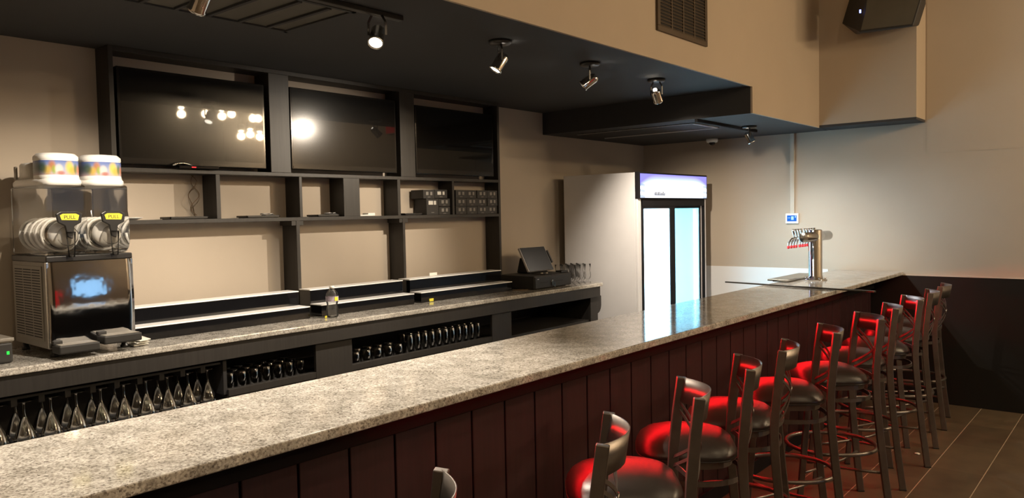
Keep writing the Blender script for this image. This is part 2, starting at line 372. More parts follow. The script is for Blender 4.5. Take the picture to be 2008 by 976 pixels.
# ------------------------------------------------------------------ room shell
struct('floor', B().box(-4.5, 4.6, -3.6, 7.4, -0.1, 0), 'floor')
struct('wall_left', B().box(XB-0.2, XB, -3.6, YF+0.2, 0, 4.0), 'wall')
struct('wall_far', B().box(XB, 4.6, YF, YF+0.2, 0, 4.0), 'wall')
struct('wall_right', B().box(4.5, 4.7, -3.6, YF, 0, 4.0), 'wall_dim')
struct('wall_near', B().box(XB, 4.5, -3.7, -3.5, 0, 4.0), 'wall')
struct('ceiling', B().box(XS, 4.5, -3.5, YF, 4.0, 4.1), 'ceil2')
struct('ceiling_bar', B().box(XB, XS-0.016, -3.5, YBH, ZH, ZH+0.12), 'ceil')
struct('ceiling_low', B().box(XB, XS-0.016, YBH+0.02, YF, ZL, ZL+0.12).box(XS-0.016, -1.50, 6.89, YF, ZL, ZL+0.02), 'ceil')
struct('wall_bulkhead', B().box(XB, XS-0.0155, YBH, YBH+0.02, ZL, ZH), 'ceil')
struct('wall_soffit', B().box(XS-0.015, XS, -3.5, YBH, ZH, 4.0).box(XS-0.015, XS, YBH, YF, ZL, 4.0), 'soffit')
struct('wall_column', B().box(XS, -1.50, 6.89, YF, ZL+0.02, 4.0), 'soffit')
struct('trim_1', B().box(-1.49, 4.5, YF-0.0025, YF, 2.095, 4.0), 'wall')
struct('wall_wainscot', B().box(-1.93, 4.5, YF-0.012, YF, 0.0, 1.068), 'blackwall')
struct('wall_panel', B().box(-4.19, -2.29, YF-0.006, YF, 0, 1.10), 'frp')
struct('trim_2', B().box(-2.22, 4.5, YF-0.016, YF, 1.066, 1.074), 'taupe')
struct('wall_sheathing', B().box(XB-0.02, XB, -3.5, YBH, ZH, 4.0), 'wall')

# ------------------------------------------------------------------ front bar
bar = thing('bar_counter', 'long bar counter with speckled granite top and dark red-brown plank front', 'bar counter', (-1.95, 2.0, 0))
B().box(XI, XO, -1.5, YF-0.02, 1.068, ZBAR).build('granite_top', 'granite', bar, 0.006, True, 3)
pl = B(); y = -1.5
SP = 0.1862
while y < YF-0.03:
    pl.box(-1.945, -1.918, y+0.004, min(y+SP-0.004, YF-0.03), 0.0, 0.950); y += SP
pl.build('plank_front', 'planks', bar, 0.003, True)
B().box(-2.12, -1.945, -1.5, YF-0.03, 0.0, 1.068).build('carcass', 'void', bar, 0, True)
B().box(-1.945, -1.890, -1.5, YF-0.03, 0.945, 1.068).build('crown_board', 'trim', bar, 0.003, True)
B().box(-1.918, -1.900, -1.5, YF-0.03, 0.0, 0.09).build('kick_board', 'trim', bar, 0.003, True)
chn = B().box(-1.8895, -1.878, 1.55, 6.3, 1.030, 1.062).build('added_strip_shield', 'trim', bar, 0, True)  # unseen backing added to keep the red light off the crown board
led = B().prism([(-1.8775, 1.032), (-1.8770, 1.032), (-1.8720, 1.058), (-1.8775, 1.058)], 1.56, 6.29, 'y')
tag(led.build('light_strip', 'led'), 'red glowing light strip along the crown board under the bar top', 'light strip')

# ------------------------------------------------------------------ back counter
bc = thing('back_counter', 'back bar counter with granite top, charcoal fascia and open glass shelves', 'counter', (-3.85, 2.5, 0))
B().box(XB+0.002, XC, -1.0, YC, 1.037, ZC).build('granite_top', 'granite', bc, 0.006, True, 3)
B().box(-3.60, -3.58, -1.0, YC-0.02, 0.952, 1.037).build('fascia', 'shelfd', bc, 0.002, True)
B().box(-4.185, -4.17, -1.0, 5.42, 0, 1.037).build('back_panel', 'void', bc, 0, True)
B().box(-4.17, -3.625, 2.04, 5.30, 0.745, 0.765).box(-3.645, -3.612, 2.04, 4.066, 0.755, 0.79).build('glass_shelf', 'shelfd', bc, 0.001, True)
B().box(-4.17, -3.62, -1.0, 5.42, 0.0, 0.06).build('base_board', 'void', bc, 0, True)
B().box(-4.17, -3.625, 2.02, 2.04, 0.765, 1.037).build('divider', 'void', bc, 0.001, True)
B().box(-3.63, -3.610, 2.572, 2.827, 0.06, 0.952).build('front_panel', 'shelfd', bc, 0.002, True)
B().box(-3.63, -3.610, 4.067, 4.281, 0.06, 0.952).build('front_panel', 'shelfd', bc, 0.002, True)
B().box(-4.17, -3.610, 5.307, 5.415, 0.06, 0.952).build('end_post', 'shelfd', bc, 0.002, True)
cb = [(5.415, 0.952), (5.415, 0.80)]+[(5.415+0.06*math.sin(t*pi/16), 0.88-0.075*math.cos(t*pi/16)) for t in range(0, 9)]+[(5.475, 0.952)]
B().prism([(a, b) for a, b in cb][::-1], -3.66, -3.615, 'x').build('corbel', 'shelfd', bc, 0.001, True)

# ------------------------------------------------------------------ wall shelving with screens
F0 = -4.04
su = thing('shelving_unit', 'tall charcoal wooden wall shelving behind the bar with three screen bays', 'shelving', (-4.115, 3.19, ZC))
X0 = XB+0.001
B().box(X0, F0, 1.696, 1.720, 1.24, ZH-0.001).build('side_panel', 'shelf', su, 0.0015, True)
B().box(X0, F0, 4.662, 4.686, ZC+0.001, ZH-0.001).build('side_panel', 'shelf', su, 0.0015, True)
B().box(X0, F0, 2.605, 2.742, 1.932, 2.518).build('wide_post', 'shelf', su, 0.0015, True)
B().box(X0, F0, 3.632, 3.769, 1.932, 2.518).build('wide_post', 'shelf', su, 0.0015, True)
B().box(X0, F0, 1.720, 4.662, 2.518, ZH-0.001).build('header_board', 'shelf', su, 0.0015, True)
B().box(X0, F0, 1.720, 4.662, 1.910, 1.932).build('shelf_board', 'shelf', su, 0.0015, True)
B().box(X0, F0, 1.720, 4.662, 1.640, 1.662).build('shelf_board', 'shelf', su, 0.0015, True)
for a, b in ((2.250, 2.275), (2.796, 2.816), (3.132, 3.262), (3.594, 3.620), (4.135, 4.156)):
    B().box(X0, F0, a, b, 1.662, 1.910).build('divider', 'shelf', su, 0.001, True)
B().box(X0, F0, 2.766, 2.790, ZC+0.001, 1.640).box(X0+0.02, F0-0.003, 2.735, 2.82, 1.612, 1.640).build('post', 'shelf', su, 0.001, True)
B().box(X0, F0, 3.634, 3.656, ZC+0.001, 1.640).box(X0+0.02, F0-0.003, 3.606, 3.685, 1.612, 1.640).build('post', 'shelf', su, 0.001, True)

def tv(y0, y1, z0, z1, label, logo):
    t = thing('television', label, 'television', (-4.08, (y0+y1)/2, z0), 0, None)
    xf = -4.052
    B().box(-4.11, xf, y0, y1, z0, z1).build('casing', 'bezel', t, 0.005, True, 3)
    B().box(xf-0.004, xf+0.0006, y0+0.014, y1-0.014, z0+0.034, z1-0.014).build('screen', 'screen', t, 0, True)
    B().box(-4.186, -4.11, (y0+y1)/2-0.12, (y0+y1)/2+0.12, z0+0.12, z1-0.12).build('wall_bracket', 'blackpl', t, 0.003, True)
    B().sweep([(xf+0.0004, y0+0.012, z0+0.008), (xf+0.003, (y0+y1)/2, z0+0.004), (xf+0.0004, y1-0.012, z0+0.008)], [(-0.002, -0.001), (0.002, -0.001), (0.002, 0.014), (-0.002, 0.014)], smooth=False).build('lower_trim', 'bezel', t, 0, True)
    if logo: B().box(xf+0.003, xf+0.0045, (y0+y1)/2-0.012, (y0+y1)/2+0.012, z0+0.009, z0+0.016).build('maker_badge', 'chrome', t, 0, True)
    return t
tv(1.738, 2.582, 1.950, 2.446, 'black flat television in the left bay of the wall shelving, above the slush machine', False)
tv(2.755, 3.606, 1.955, 2.455, 'black flat television in the middle bay of the wall shelving', True)
tv(3.787, 4.624, 1.957, 2.445, 'black flat television in the right bay of the wall shelving, above the stacked cartons', True)
rcv = thing('media_receiver', 'small black receiver with red light hanging at the lower edge of the left television', 'media box', (-4.045, 2.12, 1.934))
B().box(-4.051, -4.015, 2.03, 2.26, 1.934, 1.952).build('case', 'gloss', rcv, 0.004, True)
B().box(-4.015, -4.0145, 2.10, 2.125, 1.940, 1.946).build('indicator', 'redsign', rcv, 0, True)
B().tube([(-4.03, 2.00+0.03*k, 1.953+0.012*math.sin(k*0.9)) for k in range(5)], 0.006).build('plug', 'chrome', rcv, 0, True)
def cable(pts, r, label): tag(B().tube(pts, r, 6).build('cable', 'cable'), label, 'cable')
cable([(-4.16+0.02*math.sin(k*0.8), 2.17+0.022*math.sin(k*0.55), 1.908-0.0153*k) for k in range(16)], 0.002, 'thin tangled tan cable hanging in the left cubby below the television')
cable([(-4.155+0.015*math.cos(k*0.7), 2.185-0.024*math.sin(k*0.62+0.6), 1.908-0.0150*k) for k in range(16)], 0.0018, 'second loop of thin dark cable hanging beside the tan cable in the left cubby')

# ------------------------------------------------------------------ two-step bottle displays on the back counter
def display(y0, y1, label, xf=-3.81):
    t = thing('bottle_display', label, 'bottle display', (-3.92, (y0+y1)/2, ZC), 0, 'two-step bottle displays on the back counter')
    B().box(xf-0.11, xf, y0, y1, ZC+0.001, 1.132).build('lower_step', 'gloss', t, 0.0015, True)
    B().box(xf-0.222, xf-0.11, y0+0.002, y1-0.002, ZC+0.001, 1.217).build('upper_step', 'gloss', t, 0.0015, True)
    B().box(xf-0.11, xf+0.001, y0-0.001, y1+0.001, 1.132, 1.138).build('lower_tread', 'tray_white', t, 0.0008, True)
    B().box(xf-0.223, xf-0.109, y0-0.001, y1+0.001, 1.217, 1.223).build('upper_tread', 'tray_white', t, 0.0008, True)
    return t
display(1.675, 2.684, 'long black two-step bottle display with white treads beside the slush machine')
display(2.765, 3.512, 'short black two-step bottle display with white treads behind the water bottle')
display(3.575, 4.534, 'black two-step bottle display with white treads beside the cash drawer')

# ------------------------------------------------------------------ slush machine
def slush():
    t = thing('slush_machine', 'two-bowl frozen drink machine with stainless front and white fruit-printed lids', 'drink machine', (-3.875, 1.425, ZC))
    xf = 0.215; xb = -0.205; y0 = -0.180; y1 = 0.180
    for sx in (-0.17, 0.17):
        for sy in (-0.15, 0.15):
            B().lathe([(0.018, 0.001), (0.018, 0.012), (0.013, 0.016), (0.013, 0.042)], (sx, sy, 0), 16).build('foot', 'blackpl', t)
    B().box(xb, xf-0.012, y0, y1, 0.040, 0.418).build('housing', 'greymetal', t, 0.004)
    # bowed polished front
    sec = [(y0+0.001, xf-0.012)]+[(y0+0.36*k/12, xf+0.006*math.sin(pi*k/12)) for k in range(0, 13)]+[(y1-0.001, xf-0.012)]
    m = B(); n = len(sec); vs = []
    for zi in range(9):
        z = 0.045+0.372*zi/8; o = 0.010*math.sin(pi*zi/8)
        vs += [(x+(o if 0 < i < n-1 else 0), y, z) for i, (y, x) in enumerate(sec)]
    m.add(vs, [(i*n+k, i*n+k+1, (i+1)*n+k+1, (i+1)*n+k) for i in range(8) for k in range(n-1)], True)
    m.build('front_panel', 'polished', t)
    B().box(xf-0.016, xf+0.002, y0-0.003, y0+0.008, 0.045, 0.418).box(xf-0.016, xf+0.002, y1-0.008, y1+0.003, 0.045, 0.418).build('corner_trim', 'brushed', t, 0.002)
    g = B()
    g.box(xb+0.03, xf-0.055, y0-0.004, y0, 0.072, 0.40)
    go = g.build('side_grille', 'greymetal', t, 0.002)
    sl = B()
    for i in range(26):
        for j in range(3):
            sl.box(xb+0.042+j*0.106, xb+0.042+j*0.106+0.094, y0-0.0048, y0-0.0035, 0.085+i*0.0118, 0.0895+i*0.0118)
    sl.build('louvre', 'grilled', go)
    B().box(xb, xf+0.004, y0-0.002, y1+0.002, 0.418, 0.444).build('top_deck', 'blackpl', t, 0.004)
    for k, yc in enumerate((-0.092, 0.092)):
        hw = 0.086
        # bowl: flat sided tank with rounded lower front
        prof = [(xb+0.01, 0.446), (xf-0.05, 0.446)]+[(xf-0.05+0.055*math.sin(a*pi/16), 0.520-0.074*math.cos(a*pi/16)) for a in range(1, 9)]+[(xf+0.004, 0.600), (xf-0.008, 0.640), (xf-0.004, 0.755), (xb+0.01, 0.755)]
        bo = B().prism([(x, z) for x, z in prof][::-1], yc-hw, yc+hw, 'y').build('bowl', 'bowl', t, 0.010, seg=4)
        B().lathe([(0.0, 0), (0.062, 0.0), (0.068, 0.008), (0.068, 0.30), (0.060, 0.325), (0.0, 0.335)], (xb+0.03, yc, 0.535), 28, (1, 0, 0), False).build('freezing_cylinder', 'brushed', t)
        au = B()
        for q in range(5):
            cx = xb+0.05+q*0.065
            au.tube([(cx+0.04*(a/20), yc+0.073*math.cos(2*pi*a/20), 0.535+0.073*math.sin(2*pi*a/20)) for a in range(21)], 0.006, 6, up=(1, 0, 0))
        au.lathe([(0.0, 0.0), (0.030, -0.004), (0.052, -0.016), (0.060, -0.030), (0.060, -0.045)], (xf-0.012, yc, 0.535), 26, (1, 0, 0), False)
        au.build('auger', 'white', t)
        # lid
        def se(hx, hy, z, cx, n=4.5, N=40): return [(cx+hx*math.copysign(abs(math.cos(2*pi*i/N))**(2/n), math.cos(2*pi*i/N)), yc+hy*math.copysign(abs(math.sin(2*pi*i/N))**(2/n), math.sin(2*pi*i/N)), z) for i in range(N)]
        def loft(rings, name, mat, par, caps=True):
            mm = B(); N = len(rings[0]); vs = [p for r in rings for p in r]
            fs = [(i*N+k, i*N+(k+1) % N, (i+1)*N+(k+1) % N, (i+1)*N+k) for i in range(len(rings)-1) for k in range(N)]
            mm.add(vs, fs, True)
            if caps: mm.f += [tuple(range(N))[::-1], tuple(range((len(rings)-1)*N, len(rings)*N))]; mm.sm += [False, True]
            return mm.build(name, mat, par)
        L = (xf-xb)/2; cx = (xf+xb)/2
        li = loft([se(L+0.000, 0.090, 0.752, cx), se(L+0.002, 0.092, 0.765, cx), se(L+0.001, 0.091, 0.775, cx), se(L-0.012, 0.083, 0.785, cx)], 'lid', 'white', t)
        fc = xf-0.092
        loft([se(0.088, 0.086, 0.775, fc, 3), se(0.082, 0.082, 0.792, fc, 3), se(0.081, 0.081, 0.862, fc, 3), se(0.083, 0.083, 0.866, fc, 3), se(0.082, 0.082, 0.880, fc, 3), se(0.070, 0.072, 0.893, fc, 2.6), se(0.03, 0.03, 0.897, fc, 2)], 'lid_dome', 'white', li)
        loft([se(0.0820, 0.0820, 0.797, fc, 3), se(0.0820, 0.0820, 0.860, fc, 3)], 'printed_band', 'fruit', li, False)
        loft([se(0.085, 0.070, 0.775, xb+0.12, 3), se(0.082, 0.068, 0.855, xb+0.12, 3), se(0.075, 0.062, 0.862, xb+0.12, 3)], 'rear_cover', 'white', li)
        B().box(xb+0.03, xb+0.06, yc-0.074, yc-0.066, 0.79, 0.85).build('hand_hole', 'greymetal', li, 0.003)
        # tap
        fx = xf+0.003
        B().lathe([(0.040, 0.0), (0.044, 0.010), (0.036, 0.022), (0.0, 0.024)], (fx-0.004, yc, 0.530), 28, (1, 0, 0)).build('faucet_cap', 'bowl', t)
        B().lathe([(0.020, 0), (0.016, 0.05), (0.013, 0.11)], (fx+0.022, yc+0.006, 0.548), 18, (0, 0, -1)).build('spout', 'bowl', t)
        hd = B()
        hd.prism([(yc-0.052, 0.626), (yc-0.046, 0.590), (yc-0.018, 0.574), (yc-0.009, 0.525), (yc+0.011, 0.516), (yc+0.020, 0.572), (yc+0.048, 0.588), (yc+0.054, 0.626), (yc+0.034, 0.637), (yc-0.034, 0.637)], fx+0.016, fx+0.030, 'x')
        ho = hd.build('pull_handle', 'blackpl', t, 0.003)
        yt = B().prism([(yc-0.038, 0.620), (yc-0.032, 0.600), (yc+0.034, 0.598), (yc+0.040, 0.620), (yc+0.026, 0.627), (yc-0.026, 0.627)], fx+0.0301, fx+0.0312, 'x').build('pull_tag', 'yellow', ho)
        text_obj('pull_lettering', 'PULL', 0.022, 'matteblack', ho, Matrix.Translation((fx+0.0315, yc+0.001, 0.611)) @ FACE_X, 0.0003)
        # drip tray
        zt = 0.062 if k == 0 else 0.080
        dt = B().box(fx-0.002, fx+0.085, yc-0.083, yc+0.083, zt-0.037, zt).build('drip_tray', 'matteblack', t, 0.006)
        B().box(fx+0.002, fx+0.078, yc-0.074, yc+0.074, zt+0.0002, zt+0.0016).build('tray_grate', 'greymetal', dt)
        B().box(fx-0.002, fx+0.020, yc-0.083, yc-0.045, zt, zt+0.016).build('tray_clip', 'matteblack', dt, 0.003)
    return t
slush()

# ------------------------------------------------------------------ small things on the back counter
bx = thing('countertop_device', 'low black device with green indicator light at left end of back counter', 'device', (-3.85, 1.0, ZC))
B().box(-3.98, -3.705, 0.83, 1.118, ZC+0.002, ZC+0.088).build('case', 'matteblack', bx, 0.008, True)
B().box(-3.99, -3.700, 0.825, 1.123, ZC+0.094, ZC+0.108).box(-3.98, -3.705, 0.83, 1.118, ZC+0.088, ZC+0.094).build('cover', 'greymetal', bx, 0.004, True)
B().box(-3.705, -3.7035, 1.094, 1.104, ZC+0.038, ZC+0.052).build('indicator', 'green', bx, 0, True)
pp = B()
for k in range(3):
    pp.add([(-3.76+0.015*k, 1.612, ZC+0.002+0.012*k), (-3.665+0.01*k, 1.60+0.01*k, ZC+0.003+0.011*k), (-3.66+0.012*k, 1.668, ZC+0.006+0.012*k), (-3.78, 1.70-0.01*k, ZC+0.008+0.012*k),
            (-3.76+0.015*k, 1.612, ZC+0.006+0.012*k), (-3.665+0.01*k, 1.60+0.01*k, ZC+0.009+0.011*k), (-3.66+0.012*k, 1.668, ZC+0.011+0.012*k), (-3.78, 1.70-0.01*k, ZC+0.013+0.012*k)],
           [(0, 3, 2, 1), (4, 5, 6, 7), (0, 1, 5, 4), (1, 2, 6, 5), (2, 3, 7, 6), (3, 0, 4, 7)])
tag(pp.build('paper_napkins', 'paper', None, 0.002), 'crumpled white paper beside the right foot of the slush machine', 'paper')

def bottle(loc):
    t = thing('water_bottle', 'clear plastic water bottle with a pale label standing on the back counter', 'bottle', loc)
    B().lathe([(0.0, 0.002), (0.024, 0.001), (0.031, 0.006), (0.0325, 0.02), (0.030, 0.03), (0.0325, 0.045), (0.0295, 0.062), (0.0275, 0.075), (0.030, 0.088), (0.0325, 0.094), (0.0325, 0.128), (0.030, 0.140), (0.022, 0.156), (0.0135, 0.166), (0.0135, 0.172)], (0, 0, 0), 28, cap=False).build('body', 'pet', t)
    B().lathe([(0.033, 0.096), (0.033, 0.126)], (0, 0, 0), 28, cap=False).build('paper_label', 'label', t)
    B().box(0.0325, 0.0338, -0.008, 0.012, 0.100, 0.122).build('label_patch', 'yellow', t)
    for o in [c for c in COL.objects if c.parent == t]: o.data.transform(Matrix.Diagonal((1.13, 1.13, 1, 1)))
    B().lathe([(0.0145, 0.170), (0.0145, 0.183), (0.013, 0.185), (0, 0.185)], (0, 0, 0), 20).build('cap', 'white', t)
bottle((-3.727, 2.781, ZC+0.001))
tag(B().box(-3.809, -3.806, 3.648, 3.688, ZC+0.003, ZC+0.022).build('price_tag', 'yellow', None, 0.001), 'yellow tag on the front of the display beside the cash drawer', 'tag')
tag(B().box(-3.73, -3.727, 2.728, 2.742, ZC+0.001, ZC+0.014).build('price_tag', 'yellow', None, 0.001), 'small yellow tag at the left foot of the water bottle', 'tag')
tag(B().box(-4.028, -4.018, 3.86, 3.935, 1.2235, 1.244).build('card', 'paper', None, 0.0008), 'small white card standing on the upper step of the display beside the cash drawer', 'card')

# ------------------------------------------------------------------ cash drawer and register
cd = thing('cash_drawer', 'black metal cash drawer with keys in its lock on the back counter', 'cash drawer', (-3.87, 4.875, ZC))
B().box(-4.03, -3.672, 4.634, 5.117, ZC+0.006, ZC+0.107).build('case', 'matteblack', cd, 0.006, True)
B().box(-3.673, -3.664, 4.64, 5.111, ZC+0.010, ZC+0.098).build('drawer_front', 'blackpl', cd, 0.003, True)
B().box(-3.6645, -3.6630, 4.70, 4.80, ZC+0.050, ZC+0.055).box(-3.6645, -3.6630, 4.90, 5.0, ZC+0.050, ZC+0.055).build('media_slot', 'grilled', cd, 0, True)
lk = B().lathe([(0.012, 0), (0.012, 0.006), (0.009, 0.008)], (-3.664, 4.85, ZC+0.053), 18, (1, 0, 0)).build('lock', 'chrome', cd, 0, True)
B().prism([(4.842, ZC+0.060), (4.842, ZC+0.028), (4.852, ZC+0.020), (4.862, ZC+0.028), (4.858, ZC+0.060)][::-1], -3.655, -3.653, 'x').prism([(4.858, ZC+0.050), (4.864, ZC+0.014), (4.878, ZC+0.008), (4.882, ZC+0.024), (4.868, ZC+0.050)][::-1], -3.651, -3.649, 'x').build('keys', 'chrome', cd, 0, True)
B().box(-3.6640, -3.6630, 4.665, 4.685, ZC+0.078, ZC+0.084).build('maker_badge', 'edge', cd, 0, True)
rg = thing('point_of_sale_tablet', 'tilted black touchscreen register with pale edge on top of the cash drawer', 'register', (-3.9, 4.9, ZC+0.107))
def slab(m, p0, p1, y0, y1, th):
    # p0/p1: (x,z) lower and upper edge of the front face
    dx, dz = p1[0]-p0[0], p1[1]-p0[1]; L = math.hypot(dx, dz); nx, nz = -dz/L, dx/L
    if nx > 0: nx, nz = -nx, -nz
    return m.prism([(p0[0], p0[1]), (p1[0], p1[1]), (p1[0]+nx*th, p1[1]+nz*th), (p0[0]+nx*th, p0[1]+nz*th)], y0, y1, 'y')
slab(B(), (-3.850, 1.192), (-3.950, 1.382), 4.795, 5.128, 0.018).build('tablet_body', 'edge', rg, 0.003, True)
slab(B(), (-3.8492, 1.1945), (-3.9475, 1.3805), 4.803, 5.122, 0.004).build('touch_screen', 'screen', rg, 0.0008, True)
B().prism([(-3.872, 1.176), (-3.880, 1.192), (-3.938, 1.30), (-3.975, 1.30), (-4.01, 1.176)], 4.83, 5.08, 'y').build('stand', 'blackpl', rg, 0.01, True)
cr = slab(B(), (-3.875, 1.25), (-3.93, 1.35), 5.135, 5.155, 0.055).build('card_reader', 'blackpl', rg, 0.004, True)
rp = thing('receipt_tray', 'thin black tray with clear items on the cash drawer before the register', 'tray', (-3.75, 4.92, ZC+0.107))
B().box(-3.83, -3.69, 4.80, 5.00, ZC+0.1075, ZC+0.112).build('base', 'blackpl', rp, 0.002, True)
B().box(-3.75, -3.69, 5.015, 5.108, ZC+0.1085, ZC+0.124).build('raised_holder', 'blackpl', rp, 0.003, True)
B().lathe([(0.010, 0), (0.012, 0.006), (0.0, 0.008)], (-3.75, 4.83, ZC+0.112), 14).lathe([(0.010, 0), (0.012, 0.006), (0.0, 0.008)], (-3.73, 4.87, ZC+0.112), 14).build('green_caps', 'taupe', rp, 0, True)
cable([(-3.83, 4.55, ZC+0.004), (-3.80, 4.56, ZC+0.004), (-3.74, 4.60, ZC+0.004), (-3.72, 4.66, ZC+0.005)], 0.003, 'short pale cable on the back counter between display and cash drawer')

# footed beer glasses beside the drawer
def lathe_thing(name, label, cat, prof, loc, group, part='bowl', mat='glass', seg=20):
    m = B().lathe(prof, (0, 0, 0), seg, cap=False); o = m.build(name, mat); o.location = loc
    return tag(o, label, cat, group)
PIL = [(0.0, 0.003), (0.030, 0.001), (0.031, 0.005), (0.012, 0.012), (0.010, 0.020), (0.026, 0.040), (0.031, 0.062), (0.027, 0.088), (0.023, 0.100), (0.027, 0.125), (0.031, 0.158), (0.029, 0.158), (0.025, 0.125), (0.021, 0.100), (0.025, 0.086), (0.029, 0.062), (0.024, 0.042), (0.004, 0.024)]
first = None
for i in range(4):
    for j in range(3):
        loc = (-3.69-0.078*j, 5.160+0.074*i+0.012*j, ZC+0.001)
        if first is None: first = lathe_thing('footed_glass', 'clear footed beer glass with pinched waist standing beside the cash drawer', 'glass', PIL, loc, 'footed beer glasses at the end of the back counter')
        else:
            c = first.copy(); COL.objects.link(c); c.location = loc

# ------------------------------------------------------------------ glassware under the back counter
GOB = [(0.0, 0.0), (0.034, -0.001), (0.036, -0.004), (0.008, -0.010), (0.0045, -0.020), (0.0045, -0.055), (0.009, -0.070), (0.018, -0.092), (0.029, -0.120), (0.039, -0.155), (0.045, -0.190), (0.043, -0.190), (0.037, -0.155), (0.027, -0.120), (0.016, -0.093), (0.004, -0.074)]
rack = thing('stemware_rack', 'dark hanging stemware rack under the left part of the back counter', 'glass rack', (-3.75, 1.0, 0.93))
B().box(-4.10, -3.63, 0.30, 2.01, 0.925, 0.935).build('rack_board', 'void', rack, 0, True)
rr = B()
for k in range(16):
    y = 0.315+k*0.1035
    rr.box(-4.10, -3.635, y-0.0115+0.0517, y+0.0115+0.0517, 0.895, 0.925)
rr.build('rail', 'void', rack, 0, True)
g0 = None
for k in range(16):
    for j in range(2):
        loc = (-3.69-0.105*j, 0.418+0.1035*k, 0.905)
        if g0 is None:
            g0 = lathe_thing('stemmed_glass', 'clear stemmed glass in the front row of the rack under the back counter', 'glass', GOB, loc, 'stemmed glasses hanging under the back counter', mat='stem')
        elif loc[1] > 0.7 or j == 0:
            c = g0.copy(); COL.objects.link(c); c.location = loc
            if j: c['label'] = 'clear stemmed glass in the rear row of the rack under the back counter'; c['group'] = 'rear row of stemmed glasses'
def cup_prof(r0, r1, h): return [(0.0, h), (r0-0.002, h), (r0, h-0.003), (r1, 0.001), (r1-0.002, 0.001), (r0-0.003, h-0.008), (0, h-0.009)]
def cups(name, label, group, r0, r1, h, spots):
    a = None
    for loc in spots:
        if a is None: a = lathe_thing(name, label, 'glass', cup_prof(r0, r1, h), loc, group, mat='stem')
        else:
            c = a.copy(); COL.objects.link(c); c.location = loc
            j = round((spots[0][0]-loc[0])/0.07)
            if j: c['label'] = label+(', rear row' if j == 1 else ', rearmost row'); c['group'] = group+(', rear row' if j == 1 else ', rearmost row')
ZG = 0.7905
cups('shot_glass', 'small clear upturned tumbler on shelf left of wide front panel', 'small tumblers left of the wide front panel', 0.026, 0.032, 0.095,
     [(-3.695-0.075*j, 2.085+0.072*i, 0.7655) for j in range(3) for i in range(7)])
cups('rocks_glass', 'short clear upturned rocks glass right of the wide front panel', 'rocks glasses right of the wide front panel', 0.030, 0.040, 0.085,
     [(-3.69-0.09*j, 2.90+0.086*i, 0.7655) for j in range(2) for i in range(5)])
cups('pint_glass', 'tall clear upturned pint glass before the narrow front panel', 'pint glasses before the narrow front panel', 0.024, 0.031, 0.130,
     [(-3.68-0.068*j, 3.335+0.064*i, 0.7655) for j in range(2) for i in range(11)])

# ------------------------------------------------------------------ things on the middle shelf
ZS = 1.6625
def carton(loc, sy, sz, sx, label, group, bright, wide=False, name='carton'):
    t = thing(name, label, 'box', loc, 0, group)
    B().box(-sx, 0, 0, sy, 0, sz).build('box_body', 'box', t, 0.001)
    mt = 'boxprint' if bright else 'boxdim'
    s = min(sz*0.42, 0.022) if sz < 0.1 else 0.026; zc = sz*0.58 if sz < 0.1 else sz*0.74
    a, b = sy*0.36, sy*0.70
    B().box(0.0001, 0.0008, a-s*(0.65 if not wide else 0.9), a+s*(0.45 if not wide else 0.8), zc-s*0.55, zc+s*0.55).build('printed_square', mt, t)
    B().box(0.0001, 0.0008, b-s*0.45, b+s*0.45, zc-s*0.55, zc+s*0.55).build('printed_square', mt, t)
    B().box(0.0001, 0.0007, sy*0.38, sy*0.62, sz*0.13, sz*0.13+0.003).build('printed_line', 'boxdim', t)
    return t
h = 0.0615; cnt = 0
base = carton((-4.045, 4.175, ZS), 0.117, h-0.001, 0.13, 'small black carton at bottom left of the twelve-box stack', 'black cartons stacked right of the last divider', False)
remember(base)
for c_ in range(4):
    for r_ in range(3):
        if c_ == 0 and r_ == 0: continue
        yy = 4.176+c_*0.1195
        lb = 'small black carton in the %s row, %s column of the twelve-box stack' % (('bottom', 'middle', 'top')[r_], ('leftmost', 'second', 'third', 'rightmost')[c_])
        dup(base, (-4.045-(0.006 if (c_+r_) % 3 == 0 else 0), yy, ZS+r_*h), 0.0, lb)
carton((-4.045, 3.872, ZS), 0.120, 0.118, 0.13, 'tall black carton with two pale squares, left of the divider under the right television', None, True, True)
carton((-4.045, 3.996, ZS), 0.116, h-0.003, 0.13, 'small black carton on the shelf beside the tall carton, bottom of two', None, False)
carton((-4.045, 3.996, ZS+h), 0.116, h-0.005, 0.13, 'small black carton on top of another beside the tall carton', None, False)
carton((-4.040, 3.838, ZS+0.1185), 0.112, 0.062, 0.13, 'plain black carton lying on the tall carton, at the left of the top pair', None, False)
carton((-4.040, 3.953, ZS+0.1215), 0.127, 0.062, 0.13, 'black carton with large white printed squares at the right of the top pair', None, True, True)
def tray(y0, y1, x0, x1, label, name='black_tray', mat='blackpl', hh=0.014, cat='tray'):
    m = B(); N = 4
    m.prism([(x0, y0+0.01), (x1, y0+0.01), (x1, y1-0.01), (x0, y1-0.01)], ZS, ZS+0.004)
    for a, b, c, d in ((x0-0.004, x1+0.004, y0, y0+0.008), (x0-0.004, x1+0.004, y1-0.008, y1), (x0-0.004, x0+0.003, y0, y1), (x1-0.003, x1+0.004, y0, y1)):
        m.box(a, b, c, d, ZS+0.003, ZS+hh)
    return tag(m.build(name, mat, None, 0.0015), label, cat)
tray(1.985, 2.205, -4.16, -4.052, 'shallow black tray on the middle shelf under the tangled cable')
tray(2.44, 2.66, -4.16, -4.052, 'shallow black tray on the middle shelf left of the water bottle column')
tray(2.93, 3.10, -4.16, -4.052, 'shallow black tray holding small gadgets in the narrow cubby')
tray(3.665, 3.835, -4.16, -4.052, 'shallow black tray on the middle shelf left of the tall carton')
